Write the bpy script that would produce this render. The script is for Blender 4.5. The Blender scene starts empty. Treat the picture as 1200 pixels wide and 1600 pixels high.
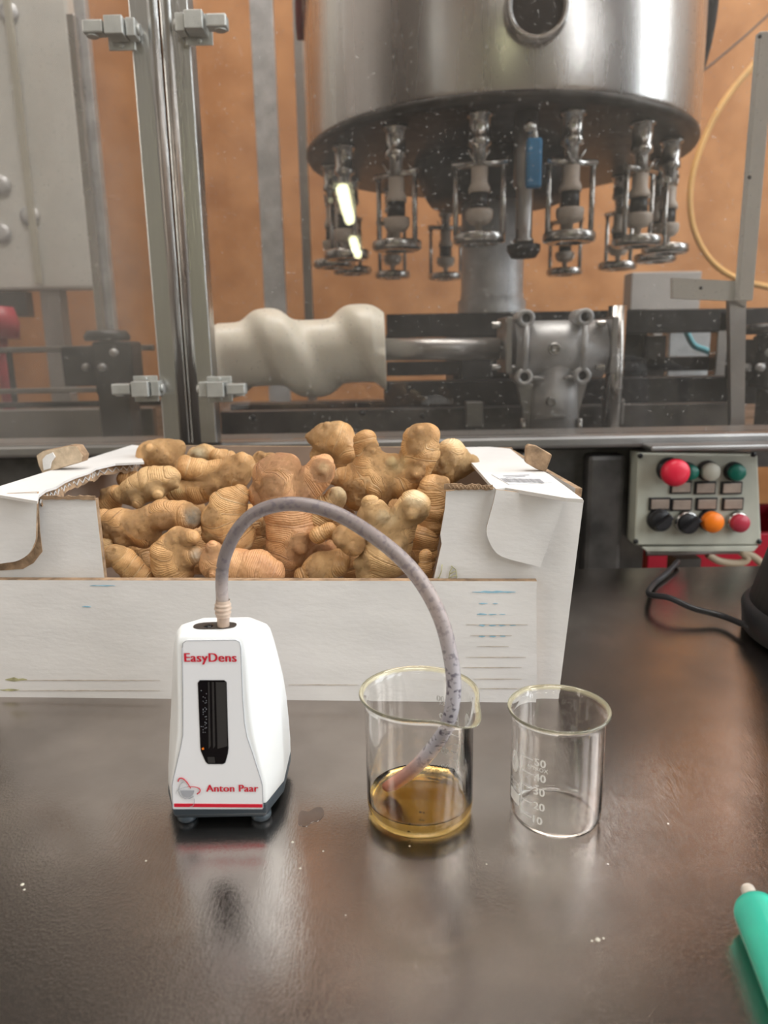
import bpy, bmesh, math, random
import numpy as np
from mathutils import Vector, Matrix, noise
random.seed(7)
S = bpy.context.scene
COL = S.collection
R = math.radians
# ------------------------------------------------------------------ camera
ZT = 0.90                      # table top height
F = 1155.0                     # focal length in pixels of the 1200x1600 frame
PITCH, ROLL = R(12.5), 0.018
CAM = Vector((0, 0, ZT + 0.21))
_r0 = Vector((1, 0, 0)); _u0 = Vector((0, math.sin(PITCH), math.cos(PITCH))); FWD = Vector((0, math.cos(PITCH), -math.sin(PITCH)))
RIGHT = _r0 * math.cos(ROLL) - _u0 * math.sin(ROLL)
UP = _u0 * math.cos(ROLL) + _r0 * math.sin(ROLL)
cd = bpy.data.cameras.new('camera'); cam = bpy.data.objects.new('camera', cd); COL.objects.link(cam)
cam.matrix_world = Matrix(((RIGHT.x, UP.x, -FWD.x, CAM.x), (RIGHT.y, UP.y, -FWD.y, CAM.y), (RIGHT.z, UP.z, -FWD.z, CAM.z), (0, 0, 0, 1)))
cd.sensor_fit = 'HORIZONTAL'; cd.sensor_width = 36; cd.lens = 36 * F / 1200
cd.clip_start = 0.01; cd.clip_end = 60
cd.dof.use_dof = True; cd.dof.focus_distance = 0.40; cd.dof.aperture_fstop = 14
S.camera = cam
# ------------------------------------------------------------------ world, lights, exposure
w = bpy.data.worlds.new('sky'); S.world = w; w.use_nodes = True
w.node_tree.nodes['Background'].inputs[0].default_value = (0.80, 0.88, 1.0, 1)
w.node_tree.nodes['Background'].inputs[1].default_value = 0.35
S.view_settings.view_transform = 'Standard'; S.view_settings.look = 'None'
S.view_settings.exposure = -0.08; S.view_settings.gamma = 1.0; S.view_settings.use_curve_mapping = False
S.cycles.max_bounces = 14; S.cycles.transmission_bounces = 12; S.cycles.transparent_max_bounces = 16
S.cycles.glossy_bounces = 6; S.cycles.diffuse_bounces = 4
S.cycles.caustics_refractive = True; S.cycles.caustics_reflective = True; S.cycles.blur_glossy = 0.5
S.cycles.sample_clamp_indirect = 8
def area(name, loc, target, sx, sy, power, col=(1, 1, 1)):
    l = bpy.data.lights.new(name, 'AREA'); l.shape = 'RECTANGLE'; l.size = sx; l.size_y = sy; l.energy = power; l.color = col
    o = bpy.data.objects.new(name, l); COL.objects.link(o); o.location = loc
    o.rotation_euler = (Vector(target) - Vector(loc)).to_track_quat('-Z', 'Y').to_euler()
    return o
area('window_light', (2.93, 0.35, 2.75), (0, 0.35, 2.3), 1.3, 3.1, 100, (0.93, 0.97, 1.0))
area('window_light', (2.93, -1.35, 2.75), (0, -1.35, 2.3), 1.1, 3.1, 78, (0.93, 0.97, 1.0))
area('window_light', (2.93, -3.1, 2.75), (0, -2.9, 2.3), 0.9, 3.1, 62, (0.93, 0.97, 1.0))
area('window_light', (-2.93, -1.0, 2.6), (0, -0.8, 1.8), 0.7, 2.4, 30, (1.0, 0.94, 0.84))
area('overhead_light', (0.3, -0.7, 4.93), (0.1, 0.1, 0.9), 2.0, 1.2, 95, (1.0, 0.98, 0.95))
area('overhead_light', (0.5, 1.45, 4.93), (0.5, 1.5, 0.9), 3.6, 0.9, 150, (1.0, 0.96, 0.90))  # added fill above the machine, brightens the orange wall and feed screw
area('overhead_light', (0.3, -6.0, 4.93), (0.3, -6.0, 0.9), 3.0, 2.0, 60, (1.0, 0.98, 0.95))

# ------------------------------------------------------------------ pixel -> point on a real plane
def ray(px, py):
    return (RIGHT * ((px - 600) / F) + UP * ((800 - py) / F) + FWD)
def P(px, py, Y):
    d = ray(px, py); return CAM + d * ((Y - CAM.y) / d.y)
def on(px, py, z=ZT):
    d = ray(px, py); return CAM + d * ((z - CAM.z) / d.z)
def onplane(px, py, p0, n):
    d = ray(px, py); return CAM + d * ((p0 - CAM).dot(n) / d.dot(n))
def mpp(p):                      # metres per pixel at a point
    return (p - CAM).dot(FWD) / F

# ------------------------------------------------------------------ materials
def mat(name, col, rough=0.5, metal=0.0, var=0.08, vscale=12.0, bump=0.0, bscale=80.0, rvar=0.0, col2=None, stretch=None, trans=0.0, ior=1.45, coat=0.0, spec=None, sss=0.0, contrast=0.0):
    m = bpy.data.materials.new(name); m.use_nodes = True; nt = m.node_tree; N = nt.nodes; L = nt.links
    b = N['Principled BSDF']
    b.inputs['Base Color'].default_value = (*col, 1); b.inputs['Roughness'].default_value = rough; b.inputs['Metallic'].default_value = metal
    b.inputs['IOR'].default_value = ior; b.inputs['Transmission Weight'].default_value = trans; b.inputs['Coat Weight'].default_value = coat
    if spec is not None: b.inputs['Specular IOR Level'].default_value = spec
    if sss: b.inputs['Subsurface Weight'].default_value = sss; b.inputs['Subsurface Radius'].default_value = (0.004, 0.003, 0.002); b.inputs['Subsurface Scale'].default_value = 1.0
    tc = N.new('ShaderNodeTexCoord'); mp = N.new('ShaderNodeMapping'); L.new(tc.outputs['Object'], mp.inputs[0])
    if stretch: mp.inputs['Scale'].default_value = stretch
    if var or col2:
        nz = N.new('ShaderNodeTexNoise'); nz.inputs['Scale'].default_value = vscale; nz.inputs['Detail'].default_value = 6; L.new(mp.outputs[0], nz.inputs[0])
        mx = N.new('ShaderNodeMix'); mx.data_type = 'RGBA'
        c2 = col2 if col2 else tuple(max(0, c * (1 - var * 2)) for c in col); c1 = col if col2 else tuple(min(1, c * (1 + var)) for c in col)
        mx.inputs[6].default_value = (*c1, 1); mx.inputs[7].default_value = (*c2, 1)
        mr = N.new('ShaderNodeMapRange'); mr.inputs[1].default_value = 0.3 + contrast; mr.inputs[2].default_value = 0.7 - contrast
        L.new(nz.outputs[0], mr.inputs[0]); L.new(mr.outputs[0], mx.inputs[0]); L.new(mx.outputs[2], b.inputs['Base Color'])
        if rvar:
            m2 = N.new('ShaderNodeMapRange'); m2.inputs[1].default_value = 0.3; m2.inputs[2].default_value = 0.7
            m2.inputs[3].default_value = max(0.02, rough - rvar); m2.inputs[4].default_value = rough + rvar
            L.new(nz.outputs[0], m2.inputs[0]); L.new(m2.outputs[0], b.inputs['Roughness'])
    if bump:
        n2 = N.new('ShaderNodeTexNoise'); n2.inputs['Scale'].default_value = bscale; n2.inputs['Detail'].default_value = 5; L.new(mp.outputs[0], n2.inputs[0])
        bp = N.new('ShaderNodeBump'); bp.inputs['Strength'].default_value = min(1, bump); bp.inputs['Distance'].default_value = 0.001
        L.new(n2.outputs[0], bp.inputs['Height']); L.new(bp.outputs[0], b.inputs['Normal'])
    return m
def emis(name, col, s):
    m = bpy.data.materials.new(name); m.use_nodes = True; b = m.node_tree.nodes['Principled BSDF']
    b.inputs['Base Color'].default_value = (*col, 1); b.inputs['Emission Color'].default_value = (*col, 1); b.inputs['Emission Strength'].default_value = s
    return m
def table_mat():
    m = mat('table_steel', (0.47, 0.42, 0.385), 0.19, 1.0, var=0.15, vscale=14, rvar=0.05)
    nt = m.node_tree; N = nt.nodes; L = nt.links; b = N['Principled BSDF']
    tc = N.new('ShaderNodeTexCoord')
    def scratch(rot, sc, dist, thr):
        mp = N.new('ShaderNodeMapping'); mp.inputs['Rotation'].default_value = (0, 0, rot); mp.inputs['Scale'].default_value = sc
        L.new(tc.outputs['Object'], mp.inputs[0])
        nz = N.new('ShaderNodeTexNoise'); nz.inputs['Scale'].default_value = 1; nz.inputs['Detail'].default_value = 4; nz.inputs['Distortion'].default_value = dist
        L.new(mp.outputs[0], nz.inputs[0])
        mr = N.new('ShaderNodeMapRange'); mr.inputs[1].default_value = thr; mr.inputs[2].default_value = thr + 0.12; L.new(nz.outputs[0], mr.inputs[0])
        return mr.outputs[0]
    a = scratch(0.5, (2200, 130, 1), 0.2, 0.54); c = scratch(-0.9, (2500, 110, 1), 0.2, 0.54); e = scratch(0.0, (900, 700, 1), 0.0, 0.5)
    s1 = N.new('ShaderNodeMath'); s1.operation = 'ADD'; L.new(a, s1.inputs[0]); L.new(c, s1.inputs[1])
    s2 = N.new('ShaderNodeMath'); s2.operation = 'ADD'; L.new(s1.outputs[0], s2.inputs[0]); L.new(e, s2.inputs[1])
    bp = N.new('ShaderNodeBump'); bp.inputs['Strength'].default_value = 0.065; bp.inputs['Distance'].default_value = 0.0004
    L.new(s2.outputs[0], bp.inputs['Height']); L.new(bp.outputs[0], b.inputs['Normal'])
    return m
def ginger_mat(name, c1, c2, ringc, tipc):
    m = bpy.data.materials.new(name); m.use_nodes = True; nt = m.node_tree; N = nt.nodes; L = nt.links; b = N['Principled BSDF']
    b.inputs['Roughness'].default_value = 0.5; b.inputs['Specular IOR Level'].default_value = 0.45
    b.inputs['Subsurface Weight'].default_value = 0.06; b.inputs['Subsurface Radius'].default_value = (0.004, 0.002, 0.001); b.inputs['Subsurface Scale'].default_value = 0.6
    tc = N.new('ShaderNodeTexCoord')
    def nz(scale, det=6, dist=0.0, src=None):
        n = N.new('ShaderNodeTexNoise'); n.inputs['Scale'].default_value = scale; n.inputs['Detail'].default_value = det; n.inputs['Distortion'].default_value = dist
        L.new(src or tc.outputs['Object'], n.inputs[0]); return n.outputs[0]
    def rng(x, a, b_, c=0.0, d=1.0):
        r = N.new('ShaderNodeMapRange'); r.inputs[1].default_value = a; r.inputs[2].default_value = b_; r.inputs[3].default_value = c; r.inputs[4].default_value = d
        L.new(x, r.inputs[0]); return r.outputs[0]
    def mix(f, a, b_):
        x = N.new('ShaderNodeMix'); x.data_type = 'RGBA'; L.new(f, x.inputs[0])
        for i, v in ((6, a), (7, b_)):
            if isinstance(v, tuple): x.inputs[i].default_value = (*v, 1)
            else: L.new(v, x.inputs[i])
        return x.outputs[2]
    def math_(op, a, b_):
        x = N.new('ShaderNodeMath'); x.operation = op
        for i, v in ((0, a), (1, b_)):
            if isinstance(v, (int, float)): x.inputs[i].default_value = v
            else: L.new(v, x.inputs[i])
        return x.outputs[0]
    at = N.new('ShaderNodeAttribute'); at.attribute_name = 'ring'; at2 = N.new('ShaderNodeAttribute'); at2.attribute_name = 'tip'
    wob = math_('MULTIPLY', math_('SUBTRACT', nz(60, 3), 0.5), 0.35)
    ph = math_('ADD', at.outputs['Fac'], wob)
    fr = math_('PINGPONG', ph, 0.5)                  # 0 at each ring line
    line = rng(fr, 0.0, 0.09, 1.0, 0.0)
    fine = math_('SINE', math_('MULTIPLY', ph, 50), 0)
    col = mix(rng(nz(38, 8, 0.5), 0.36, 0.70), c1, c2)
    col = mix(rng(nz(300, 4), 0.56, 0.72, 0, 0.45), col, (0.30, 0.16, 0.06))
    lf = math_('MULTIPLY', line, rng(nz(90, 3), 0.35, 0.6))
    col = mix(math_('MULTIPLY', lf, 0.75), col, ringc)
    col = mix(math_('MULTIPLY', at2.outputs['Fac'], rng(nz(160, 4), 0.3, 0.6, 0.35, 1.0)), col, tipc)
    L.new(col, b.inputs['Base Color'])
    h = math_('ADD', math_('MULTIPLY', nz(420, 5), 0.7), math_('MULTIPLY', fine, 0.10))
    h = math_('ADD', h, math_('MULTIPLY', nz(110, 6, 0.6), 0.8))
    h = math_('ADD', h, math_('MULTIPLY', line, 0.55))
    bp = N.new('ShaderNodeBump'); bp.inputs['Strength'].default_value = 0.7; bp.inputs['Distance'].default_value = 0.0013
    L.new(h, bp.inputs['Height']); L.new(bp.outputs[0], b.inputs['Normal'])
    L.new(rng(nz(70), 0.3, 0.7, 0.4, 0.65), b.inputs['Roughness'])
    return m
def pane_mat(name, haze, tint, speck=0.5):
    m = bpy.data.materials.new(name); m.use_nodes = True; nt = m.node_tree; N = nt.nodes; L = nt.links
    N.remove(N['Principled BSDF']); out = N['Material Output']
    tr = N.new('ShaderNodeBsdfTransparent'); tr.inputs[0].default_value = (*tint, 1)
    gl = N.new('ShaderNodeBsdfGlossy'); gl.inputs['Roughness'].default_value = 0.0; gl.inputs[0].default_value = (1, 1, 1, 1)
    df = N.new('ShaderNodeBsdfDiffuse'); df.inputs[0].default_value = (0.75, 0.72, 0.68, 1)
    tc = N.new('ShaderNodeTexCoord')
    n1 = N.new('ShaderNodeTexNoise'); n1.inputs['Scale'].default_value = 260; n1.inputs['Detail'].default_value = 2; L.new(tc.outputs['Object'], n1.inputs[0])
    mr = N.new('ShaderNodeMapRange'); mr.inputs[1].default_value = 0.66; mr.inputs[2].default_value = 0.72; mr.inputs[4].default_value = speck; L.new(n1.outputs[0], mr.inputs[0])
    n2 = N.new('ShaderNodeTexNoise'); n2.inputs['Scale'].default_value = 6; n2.inputs['Detail'].default_value = 5; L.new(tc.outputs['Object'], n2.inputs[0])
    m2 = N.new('ShaderNodeMapRange'); m2.inputs[1].default_value = 0.35; m2.inputs[2].default_value = 0.7; m2.inputs[3].default_value = haze * 0.6; m2.inputs[4].default_value = haze * 1.5; L.new(n2.outputs[0], m2.inputs[0])
    ad = N.new('ShaderNodeMath'); ad.operation = 'ADD'; ad.use_clamp = True; L.new(mr.outputs[0], ad.inputs[0]); L.new(m2.outputs[0], ad.inputs[1])
    x1 = N.new('ShaderNodeMixShader'); L.new(ad.outputs[0], x1.inputs[0]); L.new(tr.outputs[0], x1.inputs[1]); L.new(df.outputs[0], x1.inputs[2])
    fr = N.new('ShaderNodeFresnel'); fr.inputs[0].default_value = 1.4
    x2 = N.new('ShaderNodeMixShader'); L.new(fr.outputs[0], x2.inputs[0]); L.new(x1.outputs[0], x2.inputs[1]); L.new(gl.outputs[0], x2.inputs[2])
    L.new(x2.outputs[0], out.inputs[0]); return m
M = {}
M['table'] = table_mat()
M['post'] = mat('brushed_post', (0.60, 0.59, 0.57), 0.30, 1.0, var=0.07, vscale=4, stretch=(8, 8, 0.6), bump=0.25, bscale=60, rvar=0.06)
M['steel'] = mat('steel', (0.55, 0.54, 0.52), 0.25, 1.0, var=0.10, vscale=25, rvar=0.06)
M['drum'] = mat('drum_steel', (0.76, 0.75, 0.73), 0.27, 1.0, var=0.05, vscale=5, stretch=(6, 6, 0.5), rvar=0.04)
M['darksteel'] = mat('dark_steel', (0.16, 0.155, 0.15), 0.42, 0.8, var=0.3, vscale=18, rvar=0.08)
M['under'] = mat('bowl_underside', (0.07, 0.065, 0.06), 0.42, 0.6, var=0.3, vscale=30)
M['sill'] = mat('sill_steel', (0.42, 0.41, 0.40), 0.40, 1.0, var=0.12, vscale=10)
M['cast'] = mat('cast_aluminium', (0.60, 0.61, 0.62), 0.45, 0.5, var=0.12, vscale=30, bump=0.4, bscale=400)
M['latch'] = mat('zinc_latch', (0.52, 0.52, 0.49), 0.42, 0.65, var=0.08, vscale=60, bump=0.3, bscale=900)
M['black'] = mat('black_plastic', (0.018, 0.018, 0.02), 0.4, 0, var=0.2)
M['blackm'] = mat('black_machine', (0.028, 0.028, 0.03), 0.5, 0.1, var=0.35, vscale=30)
M['worm'] = mat('ivory_plastic', (0.92, 0.88, 0.76), 0.35, 0, var=0.03, vscale=15, sss=0.1)
M['whitepl'] = mat('white_valve_plastic', (0.50, 0.44, 0.38), 0.45, 0, var=0.1)
M['orange'] = mat('orange_board', (0.54, 0.262, 0.105), 0.7, 0, col2=(0.38, 0.165, 0.058), vscale=11, bump=0.3, bscale=20)
M['wall'] = mat('plaster', (0.34, 0.32, 0.30), 0.9, 0, var=0.06)
M['ceil'] = mat('ceiling_paint', (0.30, 0.20, 0.13), 0.9, 0, var=0.08)
M['floor'] = mat('concrete', (0.25, 0.22, 0.2), 0.7, 0, var=0.15)
M['cabinet'] = mat('cabinet_white', (0.72, 0.72, 0.68), 0.5, 0, var=0.04)
M['paper'] = mat('white_liner', (0.69, 0.675, 0.655), 0.62, 0, var=0.035, vscale=25, bump=0.18, bscale=160, stretch=(1, 1, 2.5))
M['kraft'] = mat('kraft_board', (0.36, 0.24, 0.145), 0.85, 0, var=0.25, vscale=150, bump=0.6, bscale=300)
M['kraftd'] = mat('kraft_inner', (0.36, 0.27, 0.21), 0.85, 0, var=0.1, vscale=30)
M['body'] = mat('device_white', (0.80, 0.82, 0.82), 0.38, 0, var=0.01, coat=0.15)
M['label'] = mat('label_white', (0.74, 0.75, 0.77), 0.35, 0, var=0.01)
M['slate'] = mat('slate_plastic', (0.045, 0.062, 0.078), 0.4, 0, var=0.08)
M['red'] = mat('red_ink', (0.55, 0.008, 0.03), 0.4, 0, var=0.0)
M['greyink'] = mat('grey_ink', (0.33, 0.34, 0.37), 0.4, 0, var=0.0)
M['winblack'] = mat('black_window', (0.006, 0.005, 0.006), 0.12, 0, var=0)
M['wingrey'] = mat('window_inner_grey', (0.035, 0.033, 0.033), 0.3, 0, var=0.1)
M['port'] = mat('port_grey', (0.05, 0.04, 0.035), 0.5, 0, var=0.2, vscale=200)
M['whiteink'] = mat('white_enamel', (0.85, 0.85, 0.83), 0.5, 0, var=0)
M['glass'] = mat('beaker_glass', (1.0, 1.0, 0.99), 0.0, 0, var=0, trans=1.0, ior=1.36)
M['rim'] = mat('rim_glass', (0.98, 0.93, 0.70), 0.02, 0, var=0, trans=0.85, ior=1.42)
M['juice'] = mat('amber_juice', (1.0, 0.75, 0.30), 0.0, 0, var=0, trans=1.0, ior=1.34)
M['redpl'] = mat('red_plastic', (0.68, 0.02, 0.05), 0.35, 0, var=0.03)
M['redlens'] = mat('dull_red_lens', (0.42, 0.035, 0.06), 0.35, 0, var=0.05)
M['greenpl'] = mat('green_lens', (0.004, 0.13, 0.09), 0.35, 0, var=0.05)
M['orangepl'] = mat('orange_lens', (0.85, 0.20, 0.01), 0.35, 0, var=0.05)
M['creampl'] = mat('cream_lens', (0.48, 0.46, 0.38), 0.35, 0, var=0.05)
M['panel'] = mat('panel_paint', (0.50, 0.51, 0.43), 0.45, 0, var=0.12, vscale=12)
M['plate'] = mat('blank_name_plate', (0.42, 0.34, 0.28), 0.4, 0.3, var=0.12, vscale=60)
M['blue'] = mat('blue_grip', (0.03, 0.22, 0.46), 0.4, 0, var=0.1)
M['redd'] = mat('dark_red', (0.28, 0.02, 0.02), 0.5, 0, var=0.2)
M['cream'] = mat('cream_hose', (0.62, 0.50, 0.35), 0.5, 0, var=0.1)
M['bluehose'] = mat('cyan_hose', (0.15, 0.50, 0.58), 0.4, 0, var=0.1)
M['yelhose'] = mat('amber_hose', (0.62, 0.36, 0.12), 0.4, 0, var=0.1)
M['grime'] = mat('water_mark', (0.33, 0.30, 0.285), 0.24, 1.0, var=0.1, vscale=80)
M['inkblue'] = mat('faded_blue_ink', (0.28, 0.50, 0.62), 0.7, 0, var=0.15, vscale=200)
M['crease'] = mat('board_crease', (0.50, 0.43, 0.36), 0.8, 0, var=0.15, vscale=300)
M['olive'] = mat('olive_stain', (0.42, 0.40, 0.22), 0.8, 0, var=0.25, vscale=200)
M['barc'] = mat('faded_bar_print', (0.38, 0.38, 0.40), 0.7, 0, var=0.1)
M['kettle'] = mat('charcoal_body', (0.06, 0.055, 0.052), 0.45, 0.3, var=0.1)
M['clear'] = mat('clear_nozzle', (0.85, 0.78, 0.70), 0.25, 0, var=0.05, trans=0.55, ior=1.4)
M['green'] = mat('green_translucent', (0.07, 0.62, 0.46), 0.2, 0, var=0.03, trans=0.4, ior=1.2, coat=0.4)
M['tl'] = emis('tube_lamp_glow', (1.0, 1.0, 0.62), 38)
M['pane'] = pane_mat('dusty_acrylic', 0.035, (0.96, 0.955, 0.95), 0.22)
M['paneb'] = pane_mat('dusty_acrylic_dull', 0.10, (0.93, 0.92, 0.91), 0.15)
M['wpane'] = pane_mat('window_glass', 0.02, (0.95, 0.97, 0.98), 0.0)

# ------------------------------------------------------------------ mesh helpers
def rotm(d):
    return Vector(d).normalized().to_track_quat('Z', 'Y').to_matrix()
def bx(bm, c, s, rot=None, bev=0.0, mi=0):
    mtx = Matrix.Translation(Vector(c)) @ (rot.to_4x4() if rot else Matrix()) @ Matrix.Diagonal((s[0], s[1], s[2], 1))
    r = bmesh.ops.create_cube(bm, size=1.0, matrix=mtx)
    fs = {f for v in r['verts'] for f in v.link_faces}
    if bev:
        es = {e for v in r['verts'] for e in v.link_edges}
        q = bmesh.ops.bevel(bm, geom=list(es), offset=bev, segments=2, affect='EDGES', profile=0.5)
        fs = set(q['faces']) | {f for f in fs if f.is_valid}
    if mi:
        for f in fs: f.material_index = mi
def cyl(bm, a, b, r0, r1=None, n=20, cap=True, mi=0):
    a, b = Vector(a), Vector(b); r1 = r0 if r1 is None else r1
    m = rotm(b - a); A = []; B = []
    for i in range(n):
        t = 2 * math.pi * i / n; d = m @ Vector((math.cos(t), math.sin(t), 0))
        A.append(bm.verts.new(a + d * r0)); B.append(bm.verts.new(b + d * r1))
    for i in range(n):
        f = bm.faces.new((A[i], A[(i + 1) % n], B[(i + 1) % n], B[i])); f.smooth = True; f.material_index = mi
    if cap:
        bm.faces.new(A[::-1]).material_index = mi; bm.faces.new(B).material_index = mi
def lathe(bm, prof, c=(0, 0, 0), rot=None, n=48, closed=False, mi=0):
    rows = []; c = Vector(c)
    for (r, z) in prof:
        if r < 1e-7:
            p = Vector((0, 0, z)); rows.append([bm.verts.new(c + (rot @ p if rot else p))]); continue
        row = []
        for i in range(n):
            t = 2 * math.pi * i / n; p = Vector((r * math.cos(t), r * math.sin(t), z))
            row.append(bm.verts.new(c + (rot @ p if rot else p)))
        rows.append(row)
    pairs = list(zip(rows[:-1], rows[1:]))
    if closed: pairs.append((rows[-1], rows[0]))
    for a, b in pairs:
        for i in range(n):
            j = (i + 1) % n
            if len(a) == 1 and len(b) == 1: continue
            if len(a) == 1: vs = (a[0], b[j], b[i])
            elif len(b) == 1: vs = (a[i], a[j], b[0])
            else: vs = (a[i], a[j], b[j], b[i])
            f = bm.faces.new(vs); f.smooth = True; f.material_index = mi
def spline(pts, sub=8):
    pts = [Vector(p) for p in pts]; out = []
    q = [pts[0] * 2 - pts[1]] + pts + [pts[-1] * 2 - pts[-2]]
    for i in range(1, len(q) - 2):
        p0, p1, p2, p3 = q[i - 1:i + 3]
        for k in range(sub):
            t = k / sub
            out.append(0.5 * ((2 * p1) + (p2 - p0) * t + (2 * p0 - 5 * p1 + 4 * p2 - p3) * t * t + (3 * p1 - p0 - 3 * p2 + p3) * t ** 3))
    out.append(pts[-1]); return out
def tube(bm, pts, r, n=12, flat=1.0, cap=True, hollow=0.0):
    prev = None; rows = []; inner = []
    up = Vector((0, 0, 1))
    for i, p in enumerate(pts):
        d = (pts[min(i + 1, len(pts) - 1)] - pts[max(i - 1, 0)]).normalized()
        x = d.cross(up if prev is None else prev.cross(d) if False else up)
        if x.length < 0.2: x = (rows_x if i else Vector((1, 0, 0)))
        if i and x.dot(rows_x) < 0: x = -x
        x = (x - d * x.dot(d)).normalized(); y = d.cross(x).normalized(); rows_x = x
        rr = r[i] if isinstance(r, list) else r
        rows.append([bm.verts.new(p + x * (math.cos(2 * math.pi * k / n) * rr) + y * (math.sin(2 * math.pi * k / n) * rr * flat)) for k in range(n)])
        if hollow: inner.append([bm.verts.new(p + x * (math.cos(2 * math.pi * k / n) * rr * hollow) + y * (math.sin(2 * math.pi * k / n) * rr * hollow)) for k in range(n)])
    for a, b in zip(rows[:-1], rows[1:]):
        for k in range(n):
            f = bm.faces.new((a[k], a[(k + 1) % n], b[(k + 1) % n], b[k])); f.smooth = True
    for a, b in zip(inner[:-1], inner[1:]):
        for k in range(n):
            f = bm.faces.new((b[k], b[(k + 1) % n], a[(k + 1) % n], a[k])); f.smooth = True
    if hollow:
        for (a, b) in ((rows[0], inner[0]), (inner[-1], rows[-1])):
            for k in range(n): bm.faces.new((b[k], b[(k + 1) % n], a[(k + 1) % n], a[k]))
    elif cap:
        bm.faces.new(rows[0][::-1]); bm.faces.new(rows[-1])
def plate(bm, pts, th, mi=0, emi=None, nrm=None):
    """planar polygon extruded away from its visible face; the faces take mi and the cut edges emi"""
    pts = [Vector(p) for p in pts]; n = Vector((0, 0, 0))
    for a, b in zip(pts, pts[1:] + pts[:1]): n += a.cross(b)
    n.normalize()
    if nrm is not None and n.dot(Vector(nrm)) < 0: pts.reverse(); n = -n
    A = [bm.verts.new(p) for p in pts]; B = [bm.verts.new(p - n * th) for p in pts]
    bm.faces.new(A).material_index = mi; bm.faces.new(B[::-1]).material_index = mi
    for i in range(len(A)):
        j = (i + 1) % len(A); f = bm.faces.new((A[j], A[i], B[i], B[j])); f.material_index = mi if emi is None else emi
def obj(name, bm, mats, parent=None, bev=0.0, smooth=None, **props):
    bmesh.ops.recalc_face_normals(bm, faces=bm.faces)
    me = bpy.data.meshes.new(name); bm.to_mesh(me); bm.free()
    for m in (mats if isinstance(mats, (list, tuple)) else [mats]): me.materials.append(m)
    o = bpy.data.objects.new(name, me); COL.objects.link(o)
    if parent: o.parent = parent; o.matrix_parent_inverse = Matrix.Translation(-parent.location) if not parent.parent else parent.matrix_parent_inverse.copy()
    if parent and parent.type == 'MESH': o.matrix_parent_inverse = Matrix()
    if bev:
        b = o.modifiers.new('bevel', 'BEVEL'); b.width = bev; b.segments = 3; b.limit_method = 'ANGLE'; b.angle_limit = R(25)
    for k, v in props.items(): o[k] = v
    return o
def BM(): return bmesh.new()
def one(fn, *a, **k):
    bm = BM(); fn(bm, *a, **k); return bm
def thing(name, label, cat, loc, group=None):
    o = bpy.data.objects.new(name, None); COL.objects.link(o); o.location = loc; o.empty_display_size = 0.02
    o['label'] = label; o['category'] = cat
    if group: o['group'] = group
    return o
def tag(o, label, cat, group=None):
    o['label'] = label; o['category'] = cat
    if group: o['group'] = group
    return o
def struct(name, bm, m, parent=None):
    o = obj(name, bm, m, parent)
    if not parent: o['kind'] = 'structure'
    return o
def text_bm(s, size, bold=0.0, ext=0.0, align='CENTER', space=1.0):
    c = bpy.data.curves.new('t', 'FONT'); c.body = s; c.size = size; c.align_x = align; c.extrude = ext; c.space_character = 1.0 + bold * 1.6
    c.resolution_u = 4
    o = bpy.data.objects.new('t', c); COL.objects.link(o); bpy.context.view_layer.update()
    dg = bpy.context.evaluated_depsgraph_get(); me = bpy.data.meshes.new_from_object(o.evaluated_get(dg))
    bm = BM()
    for k in (-1, 0, 1) if bold else (0,):
        tmp = me.copy(); tmp.transform(Matrix.Translation((k * bold * size, 0, 0.002 * k * size))); bm.from_mesh(tmp); bpy.data.meshes.remove(tmp)
    bpy.data.objects.remove(o); bpy.data.curves.remove(c); bpy.data.meshes.remove(me); return bm
def xform(bm, mtx):
    bmesh.ops.transform(bm, matrix=mtx, verts=bm.verts); return bm
def frame(o, x, y, z):   # 4x4 from origin and axes
    return Matrix(((x.x, y.x, z.x, o.x), (x.y, y.y, z.y, o.y), (x.z, y.z, z.z, o.z), (0, 0, 0, 1)))

# ================================================================== SETTING
YB, XL, XR, YF, ZC = 2.3, -3.0, 3.0, -13.0, 5.0
struct('floor', one(bx, (0, (YB + YF) / 2, -0.05), (XR - XL + 0.4, YB - YF + 0.4, 0.1)), M['floor'])
struct('ceiling', one(bx, (0, (YB + YF) / 2, ZC + 0.05), (XR - XL + 0.4, YB - YF + 0.4, 0.1)), M['ceil'])
struct('wall_back', one(bx, (0, YB + 0.05, ZC / 2), (XR - XL + 0.2, 0.1, ZC)), M['orange'])
def side_wall(name, x, holes):
    bm = BM(); ys = [YF]
    for (a, b, z0, z1) in sorted(holes):
        bx(bm, (x, (ys[-1] + a) / 2, ZC / 2), (0.1, a - ys[-1], ZC)); bx(bm, (x, (a + b) / 2, z0 / 2), (0.1, b - a, z0)); bx(bm, (x, (a + b) / 2, (z1 + ZC) / 2), (0.1, b - a, ZC - z1)); ys.append(b)
    bx(bm, (x, (ys[-1] + YB) / 2, ZC / 2), (0.1, YB - ys[-1], ZC))
    struct(name, bm, M['wall'])
hr = [(-0.3, 1.0, 1.15, 4.35), (-1.95, -0.75, 1.15, 4.35), (-3.6, -2.6, 1.15, 4.35)]
hl = [(-1.4, -0.6, 1.35, 3.85)]
side_wall('wall_right', XR + 0.05, hr); side_wall('wall_left', XL - 0.05, hl)
struct('wall_front', one(bx, (0, YF - 0.05, ZC / 2), (XR - XL + 0.2, 0.1, ZC)), M['wall'])
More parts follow.
